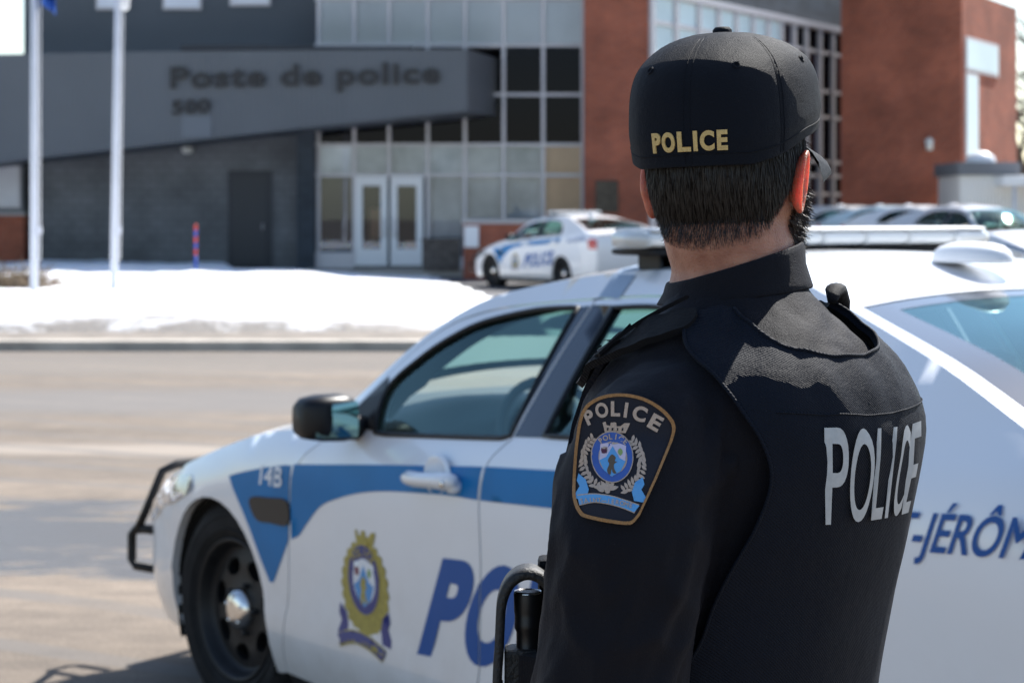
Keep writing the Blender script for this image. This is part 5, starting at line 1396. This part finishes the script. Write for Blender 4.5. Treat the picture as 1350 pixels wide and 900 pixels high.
# ---- uniform
shirt = obj_from(SHIRT, 'shirt', M_shirt, officer)
b = MB(); n = 72
def col_(r, zt, th, drop=0):
    d = math.cos(th) * .643 - math.sin(th) * .766
    z0 = 1.646 + .021 * d; z1 = 1.6135 + .010 * d
    wob = .0012 * noise.noise(Vector((math.cos(th) * 3, math.sin(th) * 3, zt * 4)))
    return ((r + wob) * math.cos(th), -.004 + (r + wob) * 1.02 * math.sin(th), z1 + (z0 - z1) * zt)
prof = [(.0655, -.1), (.0640, .9), (.0645, .97), (.0662, 1.0), (.0680, .97), (.0692, .85), (.0712, .5), (.0755, .12), (.0775, -.02), (.0768, -.06), (.0735, .02), (.070, .3)]
b.rings([[col_(r, t, 2 * math.pi * k / n) for k in range(n)] for r, t in prof], True, False)
b.build('collar', M_shirt, shirt)
b = MB(); b.tube([Vector(col_(.0757, .06, 2 * math.pi * k / n)) for k in range(n + 1)], .0006, 4); b.build('collar_stitching', M_shirt, shirt)

def shirt_clear(p, o, d):  # never let the sleeve cloth poke through the vest where they overlap
    return p
def vfn(a, t, off=0.):
    o, d = vray(a / .17, t); h = CORE_BVH.ray_cast(o, d); r = h[3] if h[0] is not None else .2
    pk = 0.
    if t > 1.44: pk = (.0050 * noise.noise(Vector((a * 26 + t * 9, t * 17 - a * 8, 2))) + .0022 * noise.noise(Vector((a * 48 - t * 20, t * 30 + a * 10, 6)))) * min(1, (t - 1.44) / .05)
    pk += .0022 * noise.noise(Vector((a * 9, t * 16, 5)))
    s2 = SHIRT_BVH.ray_cast(o, d)
    if s2[0] is not None and r < s2[3] + .004 < r + .016: r = s2[3] + .004
    return tuple(o + d * (r + .004 + pk + off))
SC = cr([(-.176, 1.5815), (-.151, 1.563), (-.118, 1.542), (-.085, 1.5345), (-.043, 1.5315), (.0, 1.5325), (.043, 1.537), (.078, 1.548), (.11, 1.562), (.145, 1.582)], 4)
AHL = cr([(-.255, 1.576), (-.228, 1.540), (-.191, 1.515), (-.163, 1.487), (-.145, 1.463), (-.140, 1.44), (-.150, 1.41), (-.175, 1.362), (-.190, 1.33), (-.205, 1.29), (-.235, 1.25), (-.267, 1.235)], 4)
AHR = [(-a + .0, t) for a, t in AHL]
VB = SC + AHR + [(.267, 1.0), (-.267, 1.0)] + AHL[::-1]
b = MB(); panel(b, [VB], vfn, .010, .006)
vest = b.build('vest', M_vest, officer)
for nm, pth in (('neck_piping', SC), ('armhole_piping', AHL), ('armhole_piping', AHR)):
    b = MB(); b.tube([vfn(a, t, .0005) for a, t in resample(pth, .008)[:-1 if False else None] if True][:len(resample(pth, .008)) - int(math.hypot(pth[0][0] - pth[-1][0], pth[0][1] - pth[-1][1]) / .008)], .0018, 8); b.build(nm, M_vest, vest)
b = MB(); b.tube([vfn(-.135 + .27 * k / 40, 1.487, .0004) for k in range(41)], .0007, 4); b.tube([vfn(-.16 + .32 * k / 40, 1.10, .0004) for k in range(41)], .0007, 4); b.build('vest_seam', M_vest, vest)
W2 = .17 * 2 * math.pi
FRONT = [(.267, 1.0), (.267, 1.235)] + cr([(.31, 1.25), (.375, 1.30), (.425, 1.38), (.44, 1.44), (.425, 1.50), (.375, 1.54)], 4) + cr([(.415, 1.565), (.455, 1.53), (.534, 1.47), (W2 - .455, 1.53), (W2 - .415, 1.565)], 4) + cr([(W2 - .375, 1.54), (W2 - .425, 1.50), (W2 - .44, 1.44), (W2 - .425, 1.38), (W2 - .375, 1.30), (W2 - .31, 1.25)], 4) + [(W2 - .267, 1.235), (W2 - .267, 1.0)]
b = MB(); panel(b, [FRONT], vfn, .02, .008); b.build('vest_front', M_vest, vest)
for s in (-1, 1):                                                         # padded shoulder straps with hook-and-loop ends
    b = MB(); L = [(-.232, 1.572), (-.240, 1.555), (-.27, 1.542), (-.30, 1.533), (-.34, 1.518), (-.372, 1.502), (-.388, 1.515), (-.36, 1.538), (-.31, 1.560), (-.255, 1.574)]
    b2 = cr([(s * -a if s > 0 else a, t) for a, t in L], 4, True)
    panel(b, [b2], lambda a, t, off: vfn(a, t, off + .001 + .003 * noise.noise(Vector((a * 40, t * 40, s)))), .012, .008, .004); b.build('shoulder_strap', M_strap, vest)
b = MB(); P = [(-.094, -.014, 1.613), (-.105, .0, 1.604), (-.122, .022, 1.589), (-.137, .040, 1.572), (-.150, .054, 1.555)]
Q = cr(P, 5); rows = []
for i, q in enumerate(Q):
    w_ = .004 + .012 * i / len(Q); rows.append([Vector(q) + Vector((.35, .55, -.25)) * w_ * u for u in (-.6, 0, .6)])
rows2 = [[p + Vector((-.5, .2, .7)) * .004 for p in r] for r in rows]
b.grid(rows); b.grid(rows2); b.grid([[r[0] for r in rows], [r[0] for r in rows2]]); b.grid([[r[-1] for r in rows], [r[-1] for r in rows2]]); b.grid([rows[-1], rows2[-1]])
for k in range(26): strand(b, Vector(Q[-1 - k % 6]) + Vector((rnd.uniform(-.006, .004), rnd.uniform(-.004, .006), rnd.uniform(-.003, .006))), Vector((-.6, .5, rnd.uniform(-.6, .4))).normalized(), .010, .0006, .3, 2)
b.build('loose_strap_end', M_strap, vest)
b = MB()                                                                  # bunched strap on the far shoulder
b.tube([(.055, -.085, 1.607), (.075, -.075, 1.617), (.095, -.065, 1.617), (.112, -.058, 1.604), (.116, -.058, 1.588)], [.005, .009, .0115, .012, .009], 12, sq=.65)
b.build('strap_bunch', M_strap, vest)
b = MB()
for ch, u0, u1 in (('P', 0, .165), ('O', .185, .40), ('L', .43, .56), ('I', .60, .645), ('C', .675, .83), ('E', .86, 1.)):
    V, Ed, _a = text2d(ch, .008); B = bil([(-.086, 1.405), (.058, 1.402), (.057, 1.475), (-.092, 1.4775)])
    Q = [B(u0 + (u1 - u0) * u, v) for u, v in V]; panel(b, None, vfn, .006, 0, .0032, 0, ve=(Q, Ed))
b.build('back_lettering', M_silv, vest)

# ---- shoulder badge, sewn to the left sleeve (drawn in its own plane, laid on the cloth)
PC = Vector((-.262, -.045, 1.455)) + Vector((math.cos(PHI), -math.sin(PHI), 0)) * .0125 + Vector((0, 0, .018)); PU = Vector((math.cos(PHI), -math.sin(PHI), 0)); PD = Vector((math.sin(PHI), math.cos(PHI), 0))
PD = (PD + PU * .055).normalized(); PU = Vector((PD.y, -PD.x, 0)); PS = 1 / 4.5 * 1.97 / 2800
def patch_fn(cx, cy, off=0.):
    p = PC + PU * ((cx - 405) * PS) + Vector((0, 0, 1)) * (-(cy - 470) * PS) - PD * .15
    h = SHIRT_BVH.ray_cast(p, PD)
    lim = .15 + max(0, (cx - 405) * -.00003)
    if h[0] is None or h[3] > lim + .012: return tuple(p + PD * (lim + .012 - off - .0022))
    return tuple(h[0] - PD * (off + .0022))
b = MB()
PO = cr([(160, 205), (200, 150), (285, 105), (400, 90), (520, 112), (620, 165), (688, 232), (708, 290), (690, 365)], 4) + cr([(600, 565), (500, 770)], 2) + cr([(468, 808), (418, 822), (200, 798), (150, 778), (117, 720), (108, 640), (120, 430), (142, 270)], 4)
cx_, cy_ = 400, 450
inn = [(cx_ + (x - cx_) * .935, cy_ + (y - cy_) * .95) for x, y in PO]
panel(b, [PO], patch_fn, 22, 0, .0012, 1, d=16)
panel(b, [PO, inn], patch_fn, 22, .0016, .0030, 0, d=12)
mats = dict(gold=2, navy=3, ring=3, sky=4, pale=2, white=5, maroon=6, green=7, ribbon=4, ribline=2, ground=1, beast=8)
crest(b, patch_fn, .0018, mats, True, False)
for ch, x, y, ang, wd, ht in (('P', 207, 232, -24, 54, 86), ('O', 280, 190, -13, 74, 88), ('L', 360, 180, 0, 54, 88), ('I', 421, 186, 8, 19, 88), ('C', 501, 207, 16, 82, 90), ('E', 592, 258, 29, 70, 92)):
    V, Ed, _a = text2d(ch, .04); ca, sa = math.cos(R(ang)), math.sin(R(ang))
    Q = []
    for u, v in V:
        lx, ly = (u - .5) * wd, -(v - .5) * ht; Q.append((x + lx * ca - ly * sa, y + lx * sa + ly * ca))
    panel(b, None, patch_fn, 20, 0, .0026, 2, ve=(Q, Ed))
arc_text(b, 'POLICE', patch_fn, 345, 455, 98, 32, -38, 40, 2, .0036, .03)
arc_text(b, 'SAINT-JEROME', patch_fn, 290, 1270, 565, 26, -12.5, 16, 2, .0034, .02)
b.build('shoulder_badge', [M_pgold, M_pground, M_pcream, M_pblue, M_psky, M_pwhite, M_pmar, M_pgrn, M_pbrn], shirt)

# ---- trousers, belt, boots
_mb = MB(); _mb.rings([ring(z, rx, yf, yb, 40) for z, rx, yf, yb in [(.84, .175, .13, -.135), (.92, .19, .142, -.142), (1.02, .188, .146, -.14), (1.05, .182, .144, -.136)]])
for s in (-1, 1): limb(_mb, [(s * .088, -.0, .95, .098), (s * .098, .005, .84, .098), (s * .104, .012, .62, .082), (s * .11, .012, .5, .074), (s * .115, -.005, .35, .072), (s * .118, -.012, .2, .066), (s * .12, -.012, .09, .066)], 24)
TR = remeshed(_mb, .009, 6)
for v, nv in zip(TR.vertices, [w.normal.copy() for w in TR.vertices]): v.co += nv * .005 * noise.noise(Vector((v.co.x * 6, v.co.y * 6, v.co.z * 16)))
obj_from(TR, 'trousers', M_trs, officer)
b = MB(); rg = []
for d, z in ((.0, 1.0), (.010, 1.0), (.012, 1.025), (.010, 1.052), (.0, 1.052)): rg.append(ring(z, .193 + d, .150 + d, -.146 - d, 56))
b.rings(rg, True, False); b.build('duty_belt', M_leather, officer)
for s in (-1, 1):
    b = MB(); rg = []
    for y, hw, zt in ((-.085, .03, .07), (-.07, .042, .11), (-.02, .047, .13), (.04, .046, .10), (.10, .05, .07), (.15, .047, .055), (.185, .03, .04)):
        rg.append([(s * .122 + s * y * .1 + hw * math.copysign(abs(math.cos(t)) ** .6, math.cos(t)), y, zt / 2 + zt / 2 * math.copysign(abs(math.sin(t)) ** .6, math.sin(t))) for t in [2 * math.pi * k / 20 for k in range(20)]])
    b.rings(rg); b.tube([(s * .12, -.03, .08), (s * .12, -.025, .26)], [.055, .057], 18); b.build('boot', M_boot, officer)

# ---- holder on the vest front with its loop, and the torch inside it
UX = Vector((math.cos(PHI), -math.sin(PHI), 0)); UY = Vector((math.sin(PHI), math.cos(PHI), 0)); HP = Vector((-.056, .222, 0))
def hp(x, y, z): return tuple(HP + UX * x + UY * y + Vector((0, 0, z)))
MH = Matrix(((UX.x, UY.x, 0, HP.x), (UX.y, UY.y, 0, HP.y), (0, 0, 1, 0), (0, 0, 0, 1)))
b = MB(); pts = [(-.026, 1.12), (-.0265, 1.20), (-.0245, 1.235), (-.0235, 1.26), (-.0215, 1.285), (-.014, 1.303), (-.001, 1.311), (.012, 1.307), (.022, 1.294), (.029, 1.272), (.031, 1.24), (.031, 1.12)]
Q = cr(pts, 5); th = .010; rows = []
for (x, z), k in zip(Q, range(len(Q))):
    a = Q[max(0, k - 1)]; c = Q[min(len(Q) - 1, k + 1)]; nx, nz = -(c[1] - a[1]), c[0] - a[0]; l = math.hypot(nx, nz); nx, nz = nx / l * th, nz / l * th
    rows.append([hp(x, -.024, z), hp(x + nx, -.023, z + nz), hp(x + nx, .023, z + nz), hp(x, .024, z)])
b.rings(rows, True, True); b.box((-.024, -.019, 1.10), (.030, .021, 1.236), 0, MH, .004)
hold = b.build('torch_holder', M_leather, vest)
b = MB(); b.lathe([(.0005, .004), (.005, .0035), (.0065, .0)], 14, Matrix.Translation(hp(-.0255, .0, 1.195)) @ Matrix.Rotation(-PHI, 4, 'Z') @ Matrix.Rotation(R(-90), 4, 'Y')); b.build('snap_button', M_alu, hold)
b = MB(); b.box((.012, .02, 1.22), (.045, .06, 1.325), 0, MH, .006); b.build('radio_pouch', M_strap, vest)
b = MB(); b.box((-.085, .125, 1.10), (-.018, .212, 1.235), 0, None, .006); b.build('pouch_mount', M_strap, vest)
torch = empty('flashlight'); MO = Matrix.Translation(OFF) @ Matrix.Rotation(PHI, 4, 'Z')
b = MB(); b.lathe([(.0005, 1.10), (.0115, 1.10), (.0125, 1.20), (.0125, 1.222), (.0136, 1.224), (.0136, 1.232), (.0122, 1.234), (.0122, 1.252), (.0140, 1.256), (.0142, 1.262), (.0138, 1.263), (.0142, 1.268), (.0138, 1.269), (.0146, 1.274), (.0150, 1.292), (.0146, 1.294), (.0138, 1.2945), (.0005, 1.2945)], 36, Matrix.Translation((HP.x + .002 * UX.x, HP.y, 0))); tb = b.build('barrel', M_alu, torch)
b = MB(); b.lathe([(.0130, 1.2925), (.0145, 1.2955), (.0147, 1.2935)], 36, Matrix.Translation((HP.x + .002 * UX.x, HP.y, 0))); b.build('bezel_ring', M_chrome, torch)
torch.location = OFF; torch.rotation_euler = (0, 0, PHI)
tag(torch, 'black pocket flashlight in the looped leather holder on the vest', 'flashlight')
# ------------------------------------------------------------------ camera, light, sky
cd = bpy.data.cameras.new('camera'); cam = bpy.data.objects.new('camera', cd); col.objects.link(cam)
cam.location = (0, 0, 1.70); cam.rotation_euler = (R(90), 0, 0)
cd.sensor_width = 36; cd.lens = 36 * 2800 / 1350; cd.shift_y = -175 / 1350
cd.clip_start = .1; cd.clip_end = 2000
cd.dof.use_dof = True; cd.dof.focus_distance = 2.06; cd.dof.aperture_fstop = 11.0
scene.camera = cam
SUN_DIR = Vector((.44, .62, .83)).normalized()
sl = bpy.data.lights.new('sun', 'SUN'); so = bpy.data.objects.new('sun', sl); col.objects.link(so)
sl.energy = 5.0; sl.angle = R(.53); sl.color = (1, .965, .91)
so.rotation_euler = SUN_DIR.to_track_quat('Z', 'Y').to_euler()
w = bpy.data.worlds.new('World'); scene.world = w; w.use_nodes = True
wn = w.node_tree
bg = wn.nodes['Background']
sk = wn.nodes.new('ShaderNodeTexSky'); sk.sky_type = 'NISHITA'; sk.sun_disc = False
sk.sun_elevation = math.asin(SUN_DIR.z); sk.sun_rotation = math.atan2(SUN_DIR.x, SUN_DIR.y)
sk.air_density = 1.0; sk.dust_density = .6; sk.ozone_density = 1.
wn.links.new(sk.outputs[0], bg.inputs[0]); bg.inputs[1].default_value = .10
vs = scene.view_settings
scene.display_settings.display_device = 'sRGB'
vs.view_transform = 'Standard'; vs.look = 'None'; vs.gamma = 1; vs.use_curve_mapping = False
vs.exposure = 1.1
scene.render.engine = 'CYCLES'
scene.cycles.use_denoising = True
scene.cycles.max_bounces = 8; scene.cycles.transparent_max_bounces = 16
scene.cycles.caustics_reflective = False; scene.cycles.caustics_refractive = False
scene.cycles.sample_clamp_indirect = 6
